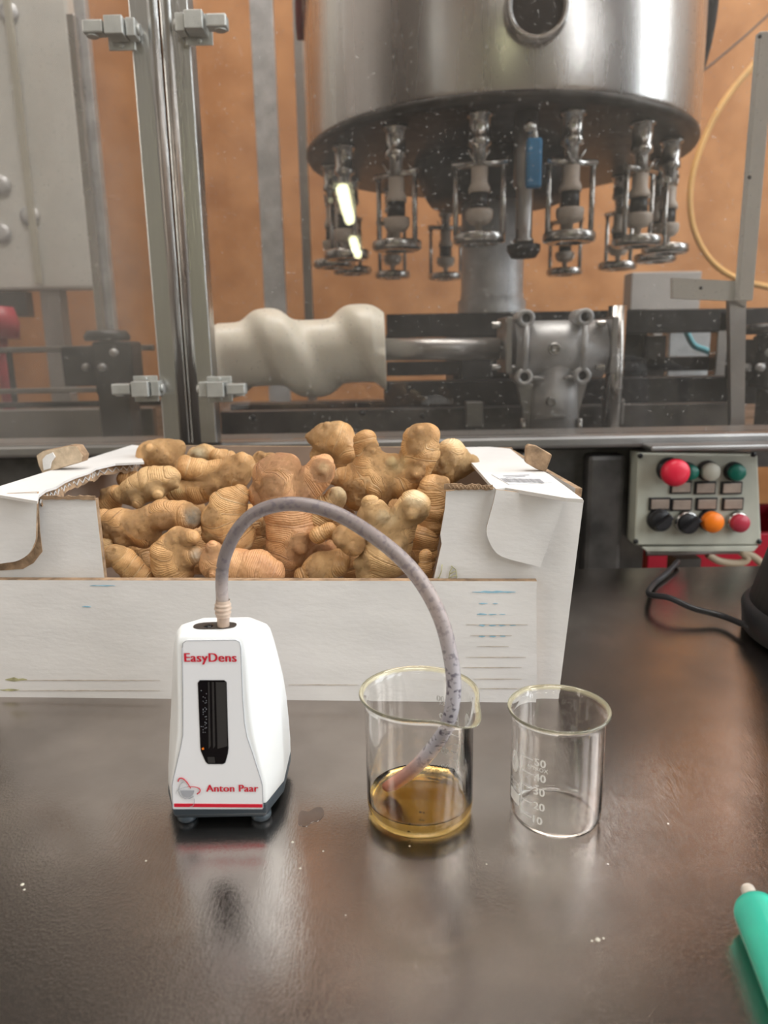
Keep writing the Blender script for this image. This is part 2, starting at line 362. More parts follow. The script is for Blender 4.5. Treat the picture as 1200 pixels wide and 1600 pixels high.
for k, (x, (a, b, z0, z1)) in enumerate([(XR, h) for h in hr] + [(XL, h) for h in hl]):
    s = 1 if x > 0 else -1
    wn = struct('window_%d' % (k + 1), one(bx, (x + s * 0.06, (a + b) / 2, (z0 + z1) / 2), (0.006, b - a, z1 - z0)), M['wpane'])
    bm = BM(); c = x + s * 0.05
    for y in (a + 0.02, b - 0.02): bx(bm, (c, y, (z0 + z1) / 2), (0.05, 0.04, z1 - z0), bev=0.004)
    for z in (z0 + 0.02, z1 - 0.02): bx(bm, (c, (a + b) / 2, z), (0.05, b - a - 0.08, 0.04), bev=0.004)
    obj('window_frame', bm, M['cabinet'], wn)

# ================================================================== STEEL TABLE
YE = on(1060, 885).y
tb = thing('steel_table', 'scratched brushed stainless steel work table filling the foreground', 'table', (0, 0.1, 0))
bm = BM(); bx(bm, (0.05, (YE - 0.45) / 2, ZT - 0.02), (1.9, YE + 0.45, 0.04), bev=0.003)
obj('table_top', bm, M['table'], tb)
for sx in (-0.82, 0.92):
    for y in (-0.38, YE - 0.07):
        g = obj('leg', one(cyl, (sx, y, 0.0), (sx, y, ZT - 0.04), 0.02), M['steel'], tb)
for y in (YE - 0.07, -0.38): obj('stretcher', one(bx, (0.05, y, 0.18), (1.74, 0.03, 0.03)), M['steel'], tb)
# dried water mark and specks lying on the steel
def blob(pts, z=0.0002, th=0.00015):
    bm = BM(); plate(bm, [on(x, y, ZT + z) for x, y in pts], th, nrm=(0, 0, 1)); return bm
wm = spline([Vector((x, y, 0)) for x, y in [(466, 1278), (470, 1267), (482, 1268), (492, 1262), (503, 1262), (506, 1272), (498, 1282), (488, 1284), (478, 1291), (467, 1288), (466, 1278)]], 4)
obj('water_mark', blob([(p.x, p.y) for p in wm[:-1]]), M['grime'], tb, label='dried kidney shaped water mark')
bm = BM()
for (x, y, r) in [(457, 1316, 2.4), (469, 1357, 2), (35, 1382, 3.2), (38, 1390, 2), (934, 1468, 4), (943, 1466, 2), (925, 1470, 1.8), (505, 1330, 1.6), (760, 1350, 1.4), (1044, 1287, 1.8), (540, 1430, 1.2), (228, 1345, 1.6), (640, 1322, 1.6), (950, 1350, 1.2)]:
    c = on(x, y); rr = r * mpp(c)
    lathe(bm, [(rr, 0), (rr * 0.7, rr * 0.3), (0, rr * 0.4)], c, n=7)
obj('crumbs', bm, M['creampl'], tb, kind='stuff', label='tiny pale crumbs and dried droplets')

# ================================================================== CARDBOARD BOX
A0 = on(0, 1089); A1 = on(838, 1098)
XD = Vector((A1.x - A0.x, A1.y - A0.y, 0)).normalized(); BN = Vector((XD.y, -XD.x, 0))      # BN faces the camera
BKD = -BN
def bpl(px, py, d=0.0):           # pixel -> point on the plane parallel to the box front, d metres behind it
    return onplane(px, py, A0 + BKD * d, BN)
TH = 0.004
TOPZ = bpl(775, 764, 0.006).z
TBR = on(800, 700, TOPZ); TBL = on(207, 696, TOPZ)
box = thing('cardboard_box', 'open white corrugated cardboard carton full of ginger roots', 'box', (A0 + XD * 0.19 + BKD * 0.12))
PK = [M['paper'], M['kraft'], M['kraftd']]
Zb = ZT
def loc(u, d, z): p = A0 + XD * u + BKD * d; return Vector((p.x, p.y, z))
fr_r = (bpl(839, 915) - A0).dot(XD); fz = bpl(450, 908).z
UL = -0.005                                          # left end of the box along XD
UR = (bpl(872, 1068, 0.006) - A0).dot(XD)
DEP = 0.262
LEAN = (bpl(912, 782, 0.006) - A0).dot(XD) - UR      # the carton walls lean outwards
bm = BM(); plate(bm, [loc(UL, 0, Zb), loc(fr_r + 0.002, 0, Zb), loc(fr_r, 0, fz - 0.012), loc(fr_r, 0, fz), loc(UL, 0, fz + 0.0005)], 0.0055, 0, 1, BN)
obj('front_panel', bm, PK, box)
obj('bottom_panel', one(plate, [loc(UL + 0.004, 0.008, Zb + 0.005), loc(UR - 0.004, 0.008, Zb + 0.005), Vector((TBR.x, TBR.y - 0.01, Zb + 0.005)), Vector((TBL.x, TBL.y - 0.01, Zb + 0.005))], TH, 2, 1, (0, 0, 1)), PK, box)
def side(u, lean, name, s):
    tb_ = TBR if s > 0 else TBL; bb_ = Vector((tb_.x, tb_.y, Zb)) - XD * lean
    bm = BM(); plate(bm, [loc(u, 0.011, Zb), bb_, tb_ - Vector((0, 0, 0.001)), loc(u + lean, 0.011, TOPZ - 0.001)], TH, 0, 1, XD * s)
    # inner liner of plain board
    bm2 = BM(); plate(bm2, [loc(u - s * (TH + 0.0006), 0.016, Zb + 0.01), bb_ - XD * s * (TH + 0.0006) + BN * 0.01 + Vector((0, 0, 0.01)), tb_ - XD * s * (TH + 0.0006) + BN * 0.01 - Vector((0, 0, 0.006)), loc(u + lean - s * (TH + 0.0006), 0.016, TOPZ - 0.006)], 0.0015, 0, 0, -XD * s)
    obj(name, bm, PK, box); obj('inner_liner', bm2, M['kraftd'], box)
_l = on(0, 761, TOPZ); _k = ((TBL - A0).dot(BKD) - 0.004) / ((TBL - _l).dot(BKD)); TFL = TBL + (_l - TBL) * _k; UTL = (TFL - A0).dot(XD); LL = UTL - UL
side(UR, LEAN, 'side_panel', 1); side(UL, LL, 'side_panel', -1)
bm = BM(); plate(bm, [Vector((TBL.x, TBL.y, Zb)), Vector((TBR.x, TBR.y, Zb)), TBR, TBL], TH, 2, 1, BN); obj('back_panel', bm, PK, box)
# tall front corner wings, behind the low front panel
wr = [(676, 912), (690, 850), (688, 835), (695, 795), (697, 768), (709, 767), (722, 761), (740, 762), (770, 763), (912, 782)]
pw = [bpl(x, y, 0.006) for x, y in wr]
pw += [loc(UR + 0.0005, 0.006, Zb), loc((pw[0] - A0).dot(XD) + 0.002, 0.006, Zb)]
bm = BM(); plate(bm, pw, TH, 0, 1, BN); obj('corner_wing', bm, PK, box)
wl = [(149, 780), (153, 815), (163, 903)]
pl = [bpl(x, y, 0.006) for x, y in wl]
ul = (pl[2] - A0).dot(XD)
pl = [loc(ul - 0.001, 0.006, Zb)] + pl[::-1] + [bpl(100, 778, 0.006), bpl(62, 782, 0.006), bpl(-10, 783, 0.006)] + [loc(UTL + 0.001, 0.006, bpl(0, 783, 0.006).z - 0.002), loc(UL, 0.006, Zb)]
bm = BM(); plate(bm, pl, TH, 0, 1, BN); obj('corner_wing', bm, PK, box)
# kraft tear scars on the wing tops
def jag(pa, pb, n, amp, th, d, seedv):
    random.seed(seedv); bm = BM(); q = []
    for i in range(n + 1):
        t = i / n; q.append((pa[0] + (pb[0] - pa[0]) * t, pa[1] + (pb[1] - pa[1]) * t))
    top = [bpl(x, y - random.uniform(0, amp), d) for x, y in q]; bot = [bpl(x, y + th + random.uniform(-1, 1), d) for x, y in q]
    plate(bm, top + bot[::-1], 0.0012, 0, 0, BN); return bm
obj('torn_edge', jag((62, 776), (148, 777), 14, 3, 4, 0.0045, 3), M['kraft'], box, label='torn brown corrugated edge')
obj('torn_edge', jag((694, 759), (770, 760), 14, 4, 6, 0.0045, 5), M['kraft'], box, label='torn brown corrugated edge')
def fluting(a, b, n, amp, r):      # wavy fluted core seen in a cut edge
    pts = []
    for i in range(n * 4 + 1):
        t = i / (n * 4); p = a.lerp(b, t); pts.append(p + Vector((0, 0, amp * math.sin(i * math.pi / 2))))
    return one(tube, pts, r, 5)
obj('fluting', fluting(bpl(700, 761, 0.0035), bpl(768, 762, 0.0035), 11, 0.0011, 0.0004), M['kraft'], box, label='wavy brown fluted core in the torn edge')
# ledge (folded top) on the right
def led(px, py, z=None): return on(px, py, TOPZ + 0.0005 if z is None else z)
rt = [(706, 699), (765, 698), (797, 701), (823, 722), (858, 741), (911, 780), (884, 778), (790, 762), (775, 764), (765, 755), (742, 729), (726, 712)]
bm = BM(); plate(bm, [led(x, y) for x, y in rt], TH * 0.5, 0, 0, (0, 0, 1)); obj('top_ledge', bm, PK, box)
lt = [(-75, 785), (0, 761), (60, 741), (140, 717), (205, 696), (222, 697), (219, 710), (225, 722), (180, 724), (150, 731), (140, 737), (118, 744), (100, 752), (88, 760), (72, 765), (61, 773), (58, 783), (-60, 792)]
bm = BM(); plate(bm, [TFL + Vector((0, 0, 0.0006)), TBL + Vector((0, 0, 0.0006))] + [led(x, y) for x, y in lt[5:-1]], TH * 0.4, 0, 0, (0, 0, 1)); obj('top_ledge', bm, PK, box)
# ragged kraft band below the left ledge's inner edge
random.seed(11)
edge = [(61, 774), (72, 768), (88, 762), (100, 755), (118, 747), (140, 739), (150, 733), (180, 727), (205, 724), (216, 720)]
e3 = spline([led(x, y, TOPZ - 0.002) for x, y in edge], 5)
top = [p + Vector((0, 0, 0.0015)) for p in e3]; bot = [p + Vector((0.001 + random.uniform(0, 0.002), -0.001 - random.uniform(0.0, 0.0016), -0.0045 - random.uniform(0, 0.0025))) for p in e3]
bm = BM(); A = [bm.verts.new(p) for p in top]; B = [bm.verts.new(p) for p in bot]; C_ = [bm.verts.new(p + Vector((-0.003, 0.003, 0.001))) for p in bot]
for i in range(len(A) - 1): bm.faces.new((A[i], A[i + 1], B[i + 1], B[i])); bm.faces.new((B[i], B[i + 1], C_[i + 1], C_[i]))
obj('torn_edge', bm, M['kraft'], box, label='ragged torn corrugated band along the ledge')
bm = BM(); pts = []
for i, p in enumerate(e3 * 1):
    pts.append(p + Vector((0.0012, -0.0022, -0.0028 + (0.0016 if i % 2 else -0.0016))))
tube(bm, pts, 0.0005, 5); obj('fluting', bm, M['paper'], box, label='pale wavy fluted core')
# rounded closing tabs folded down over the wings
def rnd(pts, sub=5): return [(p.x, p.y) for p in spline([Vector((x, y, 0)) for x, y in pts], sub)]
tab = [(775, 765)] + rnd([(771, 785), (764, 810), (760, 830), (766, 850), (778, 866), (796, 874)], 4) + [(844, 886), (884, 779)]
bm = BM(); plate(bm, [bpl(x, y, 0.000) for x, y in tab], 0.0018, 0, 1, BN); obj('folded_tab', bm, PK, box)
tab = [(-22, 776), (0, 772), (58, 769), (56, 840)] + rnd([(55, 846), (46, 864), (28, 876), (6, 880)], 4) + [(-22, 884)]
bm = BM(); plate(bm, [bpl(x, y, -0.002) for x, y in tab], 0.002, 0, 1, BN); obj('folded_tab', bm, PK, box)
# brown stripped area left behind the left tab
bm = BM(); plate(bm, [bpl(x, y, 0.0055) for x, y in [(-20, 790), (60, 785), (62, 830), (66, 862), (52, 880), (36, 889), (-20, 893)]], 0.0012, 0, 0, BN)
obj('stripped_patch', bm, M['kraft'], box, label='bare brown patch where the white liner tore off')
# torn standing stubs on the back corners
M['palekraft'] = mat('pale_kraft', (0.60, 0.47, 0.33), 0.85, 0, var=0.12, vscale=200, bump=0.5, bscale=300, stretch=(1, 6, 1))
def stub(pts, Yo, depth, label, face=1):
    bm = BM(); pp = [bpl(x, y, Yo) for x, y in pts]; plate(bm, pp, depth, face, 1, BN); obj('torn_stub', bm, [M['paper'], M['kraft'], M['palekraft']], box, bev=0.0008, label=label)
stub([(822, 699), (826, 695), (838, 697), (863, 711), (859, 722), (853, 738), (838, 733), (821, 723)], (on(846, 738, TOPZ) - A0).dot(BKD), 0.007, 'torn brown stub standing on the right ledge')
stub([(56, 712), (66, 705), (108, 696), (120, 697), (126, 706), (130, 712), (128, 722), (66, 740), (60, 728)], (on(75, 736, TOPZ) - A0).dot(BKD), 0.010, 'torn pale brown stub standing on the left ledge', 2)
bm = BM(); plate(bm, [bpl(x, y, (on(75, 736, TOPZ) - A0).dot(BKD) - 0.002) for x, y in [(66, 718), (72, 711), (82, 707), (86, 714), (80, 722), (78, 732), (68, 735)]], 0.001, 0, 0, BN); obj('torn_liner', bm, M['paper'], box, label='crumpled white paper scrap on the stub')
bm = BM(); plate(bm, [bpl(x, y, DEP - 0.0005) for x, y in [(284, 698), (343, 698), (343, 716), (284, 716)]], 0.001, 0, 0, BN); obj('back_edge', bm, M['kraft'], box)
# faded shipping sticker on the right ledge
st = thing
bm = BM(); plate(bm, [led(x, y, TOPZ + 0.0009) for x, y in [(768, 741), (828, 737), (862, 753), (796, 757)]], 0.0003, 0, 0, (0, 0, 1))
stk = obj('sticker', bm, M['label'], box, label='faded white shipping sticker with bar lines')
bm = BM(); random.seed(4)
for i in range(34):
    t = i / 34.0; x0 = 782 + 62 * t; wd = random.choice((0.5, 0.9, 1.4)); y0 = 747 + 1.2 * t
    plate(bm, [led(x, y, TOPZ + 0.0011) for x, y in [(x0, y0), (x0 + wd, y0), (x0 + wd + 8, y0 + 6), (x0 + 8, y0 + 6)]], 0.0001, 0, 0, (0, 0, 1))
obj('bar_code', bm, M['barc'], stk)
bm = BM()
for (x, y, l) in [(786, 743, 40), (790, 745, 30)]:
    plate(bm, [led(a, b, TOPZ + 0.0011) for a, b in [(x, y), (x + l, y - 1.6), (x + l + 1, y - 0.8), (x + 1, y + 0.9)]], 0.0001, 0, 0, (0, 0, 1))
obj('small_print', bm, M['barc'], stk)
# print, creases and stains on the front
random.seed(9)
def dashes(rows, m, name, label, d=-0.0003, h=1.2):
    bm = BM()
    for (x0, x1, y, hh) in rows:
        n = max(3, int((x1 - x0) / 6)); t = []; b = []
        for i in range(n + 1):
            x = x0 + (x1 - x0) * i / n; e = math.sin(math.pi * (i + 0.2) / (n + 0.4)); t.append((x, y - hh * e * random.uniform(0.3, 1))); b.append((x, y + hh * e * random.uniform(0.3, 1) + 0.2))
        plate(bm, [bpl(a, c, d) for a, c in t + b[::-1]], 0.0002, 0, 0, BN)
    return obj(name, bm, m, box, label=label, kind='stuff')
dashes([(738, 806, 925, 2.2), (748, 762, 943, 1.3), (770, 778, 943, 1), (745, 761, 960, 1.9), (763, 776, 960, 1.9), (780, 790, 960, 0.8), (748, 758, 977, 2.2), (764, 775, 977, 2.2), (779, 790, 977, 1.8), (796, 806, 977, 1.5), (748, 758, 994, 2), (764, 775, 994, 2), (781, 790, 994, 1.8), (140, 180, 915, 1.2), (128, 142, 948, 1.6)], M['inkblue'], 'ink_mark', 'rows of faded blue printed dashes')
dashes([(728, 825, 976, 0.7), (735, 800, 993, 0.6), (745, 795, 1010, 0.6), (728, 822, 1027, 0.7), (722, 815, 1043, 0.9), (740, 815, 1061, 0.8), (660, 700, 1058, 0.7), (745, 820, 1076, 0.7), (20, 250, 1063, 0.8), (450, 560, 1070, 0.7), (30, 250, 1079, 0.7)], M['crease'], 'crease_line', 'thin brownish crease lines')
dashes([(8, 42, 1062, 4), (0, 30, 1078, 2.4)], M['olive'], 'stain', 'small olive stains near the lower left')
def squiggle(pts, w=1.3): return one(tube, [bpl(x, y, 0.0055) for x, y in pts], w * mpp(A0) * 0.5, 5)
bm = BM()
for s in ([(691, 882), (689, 895), (684, 907)], [(684, 902), (690, 906), (697, 907)], [(705, 884), (712, 890), (714, 902), (708, 908), (701, 906), (703, 893), (707, 886)], [(703, 897), (712, 892)], [(702, 903), (714, 898)]):
    tube(bm, [bpl(x, y, 0.0052) for x, y in s], 0.0003, 5)
obj('crayon_mark', bm, M['olive'], box, label='yellowish scribble on the right wing')

# ================================================================== GINGER
GM = [ginger_mat('ginger_skin', (0.66, 0.39, 0.17), (0.44, 0.225, 0.08), (0.72, 0.52, 0.30), (0.72, 0.55, 0.28)),
      ginger_mat('ginger_skin_rosy', (0.62, 0.345, 0.16), (0.50, 0.235, 0.11), (0.55, 0.30, 0.17), (0.60, 0.42, 0.22)),
      ginger_mat('ginger_skin_grey_tips', (0.63, 0.365, 0.158), (0.42, 0.215, 0.08), (0.32, 0.19, 0.09), (0.34, 0.29, 0.22)),
      ginger_mat('ginger_skin_pale', (0.68, 0.44, 0.21), (0.52, 0.31, 0.13), (0.40, 0.24, 0.11), (0.80, 0.66, 0.42))]
def ginger(label, chains, d0, mi, seed, tips=(), voxel=0.0013):
    """chains: lists of (px, py, radius px[, extra depth mm]); each chain is a row of swollen joints"""
    rnd_ = random.Random(seed); caps = []; ends = []
    bm = BM()
    for ch in chains:
        nodes = []
        for q in ch:
            dd = (d0 + (q[3] if len(q) > 3 else 0)) / 1000.0
            p = bpl(q[0], q[1], dd); nodes.append((p, q[2] * mpp(p) * 1.05))
        s = rnd_.uniform(0, 3)
        if len(nodes) == 1: nodes.append((nodes[0][0] + Vector((0.0005, 0, 0.0005)), nodes[0][1]))
        for (a, ra), (b, rb) in zip(nodes[:-1], nodes[1:]):
            L_ = (b - a).length; caps.append((np.array(a), np.array(b), ra, rb, s, L_)); s += L_
            k = max(1, int(L_ / (min(ra, rb) * 0.5)))
            for i in range(k + 1):
                t = i / k
                bmesh.ops.create_icosphere(bm, subdivisions=2, radius=ra + (rb - ra) * t, matrix=Matrix.Translation(a.lerp(b, t)))
    for (a, b, ra, rb, s_, L_) in list(caps):
        if max(ra, rb) < 0.0058 or rnd_.random() < 0.35: continue
        t = rnd_.random(); c = Vector(a).lerp(Vector(b), t); rr = ra + (rb - ra) * t
        dr = Vector((rnd_.uniform(-1, 1), rnd_.uniform(-1.1, -0.1), rnd_.uniform(-0.7, 1))).normalized(); br = rr * rnd_.uniform(0.24, 0.36)
        q = c + dr * (rr * 0.93); q2 = q + dr * br * 0.7
        caps.append((np.array(q), np.array(q2), br, br * 0.8, 0.0, (q2 - q).length + 1e-4))
        bmesh.ops.create_icosphere(bm, subdivisions=2, radius=br, matrix=Matrix.Translation(q)); bmesh.ops.create_icosphere(bm, subdivisions=2, radius=br * 0.8, matrix=Matrix.Translation(q2))
    for (x, y, r, dd) in tips:
        p = bpl(x, y, (d0 + dd) / 1000.0); ends.append((np.array(p), r * mpp(p)))
    me = bpy.data.meshes.new('tmp'); bm.to_mesh(me); bm.free(); o = bpy.data.objects.new('tmp', me); COL.objects.link(o)
    rm = o.modifiers.new('r', 'REMESH'); rm.mode = 'VOXEL'; rm.voxel_size = voxel
    bpy.context.view_layer.update(); dg = bpy.context.evaluated_depsgraph_get()
    m2 = bpy.data.meshes.new_from_object(o.evaluated_get(dg)); bpy.data.objects.remove(o); bpy.data.meshes.remove(me)
    n = len(m2.vertices); co = np.empty(n * 3); m2.vertices.foreach_get('co', co); co = co.reshape(n, 3)
    K = 0.0013; spc = rnd_.uniform(0.0085, 0.011)
    nv = np.array([noise.noise(Vector(c) * 45 + Vector((seed, 0, 0))) for c in co]); nv2 = np.array([noise.noise(Vector(c) * 140 + Vector((0, seed, 0))) for c in co])
    for it in range(4):
        D = []; G = []; T = []
        for (a, b, ra, rb, s, L_) in caps:
            ab = b - a; t = np.clip(((co - a) @ ab) / (ab @ ab), 0, 1); tt = ((co - a) @ ab) / (ab @ ab)
            q = co - (a + t[:, None] * ab); l = np.linalg.norm(q, axis=1) + 1e-9
            D.append(l - (ra + (rb - ra) * t)); G.append(q / l[:, None])
            T.append((s + np.clip(tt * L_, -rb * 0.8, L_ + rb * 0.8)) / spc)
        D = np.array(D); W = np.exp(-(D - D.min(0)) / K); sw = W.sum(0); W /= sw
        f = D.min(0) - K * np.log(sw); g = np.einsum('cn,cnk->nk', W, np.array(G)); g /= (np.linalg.norm(g, axis=1)[:, None] + 1e-9)
        Ws = np.exp(-(D - D.min(0)) / 0.0008); Ws /= Ws.sum(0)
        ring = (Ws * np.array(T)).sum(0) + nv * 0.5
        pp = np.abs((ring - np.floor(ring)) - 0.5) * 2        # 1 at a ring line, 0 mid-joint
        target = 0.0004 - 0.0009 * pp ** 5 + nv * 0.0022 + nv2 * 0.0009
        co = co - g * (f - target)[:, None]
    tip = np.zeros(n)
    for (p, r) in ends: tip = np.maximum(tip, np.clip(1.5 - np.linalg.norm(co - p, axis=1) / r, 0, 1))
    cen = co.mean(0); cen[2] = co[:, 2].min(); cen = Vector(cen)
    m2.vertices.foreach_set('co', (co - np.array(cen)).ravel()); m2.update()
    for nm, v in (('ring', ring), ('tip', tip)):
        at = m2.attributes.new(nm, 'FLOAT', 'POINT'); at.data.foreach_set('value', v.astype(np.float32))
    m2.polygons.foreach_set('use_smooth', [True] * len(m2.polygons)); m2.materials.clear(); m2.materials.append(GM[mi]); m2.name = 'ginger_root'
    o = bpy.data.objects.new('ginger_root', m2); COL.objects.link(o); o.location = cen
    tag(o, label, 'ginger', 'ginger roots heaped in the carton')
    return o
GG = [
 ('plump double-knobbed ginger root perched at the back left of the heap', [[(240, 714, 24), (262, 710, 24), (268, 726, 17)], [(262, 708, 20), (276, 701, 14)]], 150, 0, ()),
 ('lumpy ginger root with two pale round buds, beneath the perched double knob', [[(192, 772, 14), (213, 766, 21), (236, 756, 23), (262, 748, 19)], [(212, 772, 17), (214, 783, 11, -8)], [(240, 765, 16), (247, 771, 8, -11)]], 96, 3, ((214, 785, 8, -20), (247, 772, 7, -20))),
 ('brown ginger nub tucked behind the lumpy root by the left ledge', [[(199, 748, 14), (212, 746, 12)]], 128, 2, ()),
 ('long forked ginger hand reaching left across the upper heap', [[(276, 766, 17), (308, 768, 17), (342, 757, 20), (368, 742, 21), (382, 732, 17)], [(289, 731, 16), (322, 737, 17), (356, 733, 20)], [(368, 732, 17), (378, 724, 17)]], 118, 0, ((272, 768, 12, -10),)),
 ('long dark-tipped ginger root lying over the front left corner', [[(164, 812, 17), (190, 818, 23), (218, 826, 25), (228, 832, 22)], [(190, 828, 18), (192, 844, 12, -5)], [(172, 822, 12), (168, 833, 10, -4)], [(222, 818, 20), (255, 806, 21), (286, 806, 20), (302, 811, 13)]], 48, 2, ((302, 808, 15, -6),)),
 ('stout ginger piece with grey cut stub, standing behind the front panel at left', [[(276, 838, 15), (266, 862, 27), (270, 888, 26), (276, 902, 22)], [(284, 842, 12), (300, 838, 9, -5)], [(282, 866, 18), (304, 868, 13, -4)]], 26, 2, ((312, 869, 13, -8),)),
 ('small wrinkled ginger piece in the front left corner of the carton', [[(180, 868, 17), (190, 872, 19), (204, 888, 18), (222, 900, 12)]], 24, 0, ()),
 ('pale ginger stump half hidden against the left corner wing', [[(166, 852, 14), (170, 872, 15)]], 44, 3, ()),
 ('rounded ginger lump in shade against the left inner wall', [[(164, 792, 17), (180, 772, 16)]], 112, 0, ()),
 ('ribbed barrel shaped ginger root left of the arching tube', [[(372, 772, 16), (356, 788, 26), (348, 812, 30), (366, 838, 28)], [(336, 828, 14), (325, 838, 9, -5)], [(345, 838, 12), (340, 846, 11, -4)]], 52, 0, ((322, 839, 6, -12),)),
 ('rosy swollen ginger root low behind the front panel under the tube', [[(336, 880, 24), (366, 884, 26), (402, 888, 27), (424, 896, 20)], [(338, 868, 14), (334, 856, 10, -3)]], 24, 1, ()),
 ('biggest ginger root, upright with stubby arms, at the middle of the heap', [[(420, 742, 22), (438, 742, 29), (448, 770, 34), (452, 802, 34), (456, 836, 38), (450, 866, 33), (436, 890, 22)], [(456, 772, 28), (480, 756, 22), (498, 740, 20), (503, 728, 17)], [(436, 728, 18), (452, 724, 16)], [(470, 862, 22), (494, 864, 17), (512, 858, 15)], [(412, 780, 16), (404, 772, 15)]], 56, 1, ((507, 730, 8, -10),)),
 ('smooth ginger finger pointing up beside the biggest root', [[(494, 812, 20), (508, 794, 19), (524, 776, 16)]], 62, 3, ((530, 770, 12, -2),)),
 ('little ginger wedge between the biggest root and the front hand', [[(500, 836, 13), (514, 828, 10)]], 42, 0, ()),
 ('dull ginger knob peeping up behind the biggest root', [[(408, 720, 14), (420, 724, 16), (414, 734, 15)]], 150, 2, ((410, 732, 7, -14),)),
 ('top heavy ginger piece with a left nipple at the summit', [[(508, 686, 21), (526, 688, 25), (544, 706, 22), (538, 720, 17)], [(500, 684, 13), (489, 684, 8)], [(510, 702, 14), (499, 714, 13)]], 140, 0, ()),
 ('broad ginger hand with a ball shaped head at the top centre', [[(532, 746, 13), (556, 752, 24), (582, 752, 35), (580, 730, 26), (574, 710, 15), (572, 690, 17)], [(566, 772, 28), (582, 782, 20)], [(600, 752, 26), (632, 752, 23), (646, 734, 25), (656, 708, 28), (656, 690, 25), (668, 680, 18)], [(600, 730, 20), (612, 726, 17)]], 84, 0, ((620, 722, 14, -12),)),
 ('cut ended ginger stub beside the right ledge', [[(684, 732, 15), (700, 730, 22), (708, 714, 22), (702, 706, 20)], [(722, 728, 15), (737, 724, 10)]], 108, 3, ((706, 698, 16, 0), (740, 722, 8, 0))),
 ('ribbed ginger root sunk behind the right corner wing', [[(676, 768, 24), (676, 794, 25), (672, 816, 22)]], 68, 2, ()),
 ('front ginger hand with a sawn top and split scar, right of the tube crown', [[(646, 790, 24), (632, 812, 20), (616, 840, 30), (602, 868, 35), (584, 892, 27)], [(578, 786, 13), (586, 806, 19), (604, 832, 26)], [(570, 804, 12), (578, 820, 15)]], 36, 3, ((650, 776, 15, -6), (606, 806, 16, -14))),
 ('small double ginger nub left of the front hand', [[(536, 842, 14), (552, 852, 17)], [(540, 834, 12), (556, 844, 14)]], 30, 2, ((546, 850, 14, -16),)),
 ('amber shaded ginger root lying low by the front panel centre', [[(478, 900, 18), (502, 888, 23), (528, 880, 19)]], 40, 0, ()),
 ('shadowed ginger root deep behind the right wing edge', [[(660, 842, 24), (652, 872, 24), (656, 894, 20)]], 66, 2, ()),
 ('narrow ginger tip against the right wing foot', [[(664, 868, 8), (662, 890, 9)]], 26, 0, ()),
 ('pale bruised ginger piece at the back rim, left', [[(306, 712, 11), (322, 710, 12), (332, 714, 10)]], 176, 3, ((308, 710, 12, -8),)),
 ('ginger root in deep shade between the stout cut piece and the corner stump', [[(222, 862, 22), (236, 884, 24)]], 78, 2, ()),
 ('buried ginger root showing darkly below the forked hand', [[(300, 838, 24), (318, 872, 26)]], 92, 2, ()),
 ('buried ginger root between the barrel shaped root and the biggest root', [[(396, 812, 24), (398, 856, 24)]], 96, 0, ()),
 ('buried ginger root below the broad hand at the centre', [[(528, 812, 26), (556, 880, 26)]], 92, 2, ()),
 ('buried ginger root under the forked hand at the rear', [[(300, 796, 20), (262, 792, 20)]], 150, 0, ()),
 ('buried ginger root under the broad hand at the right rear', [[(640, 782, 22), (616, 800, 22)]], 140, 2, ()),
 ('small ginger knob at the back rim beside the bruised piece', [[(342, 712, 13), (356, 714, 12)]], 172, 0, ()),
]
for i, (lb, ch, d, mi, tp) in enumerate(GG): ginger(lb, ch, d, mi, i * 3 + 1, tp)

# ================================================================== DENSITY METER
D0 = on(345, 1290)
def dv(x, y, z): return Vector((D0.x + x, D0.y + y, ZT + z))
dm = thing('density_meter', 'white handheld density meter with red lettering, standing left of the beakers', 'meter', D0)
def sect(bm, z, fw, sw, y0, y1, ch, lw=None):
    lw = sw if lw is None else lw
    kz = min(SILR, key=lambda q: abs(q - z)); sw = sx(SILR[kz] - (0 if z > 0.005 else 8), y0 + ch, z); lw = -sx(SILL[kz] + (0 if z > 0.005 else 8), y0 + ch, z)
    p = [(-fw, y0), (fw, y0), (sw, y0 + ch), (sw, y1 - 0.008), (sw - 0.008, y1), (-lw + 0.008, y1), (-lw, y1 - 0.008), (-lw, y0 + ch)]
    return [bm.verts.new(dv(a, b, z)) for a, b in p]
def sx(px, y, z):                # local x whose projection falls on pixel column px
    Y = D0.y + y; H = ZT + z - CAM.z; dep = Y * math.cos(PITCH) - H * math.sin(PITCH); u = Y * math.sin(PITCH) + H * math.cos(PITCH)
    return ((px - 600) / F * dep + u * math.sin(ROLL)) / math.cos(ROLL) - D0.x
SILR = {0.0105: 444, 0.020: 444, 0.032: 442.5, 0.045: 440, 0.057: 435.5, 0.068: 430, 0.079: 424, 0.0862: 419, 0.0892: 414, 0.0905: 406}
SILL = {0.0105: 263, 0.020: 263, 0.032: 264.5, 0.045: 266, 0.057: 267.5, 0.068: 269, 0.079: 271, 0.0862: 274, 0.0892: 277, 0.0905: 284}
def loft(bm, rows):
    for a, b in zip(rows[:-1], rows[1:]):
        for i in range(len(a)): bm.faces.new((a[i], a[(i + 1) % len(a)], b[(i + 1) % len(b)], b[i])).smooth = True
    bm.faces.new(rows[0][::-1]); bm.faces.new(rows[-1])
HT = 0.0905
FT, FB = 0.0042, 0.0002                 # front face y at top and bottom
def fy(z): return FB + (FT - FB) * (z - 0.011) / (0.083 - 0.011)
bm = BM()
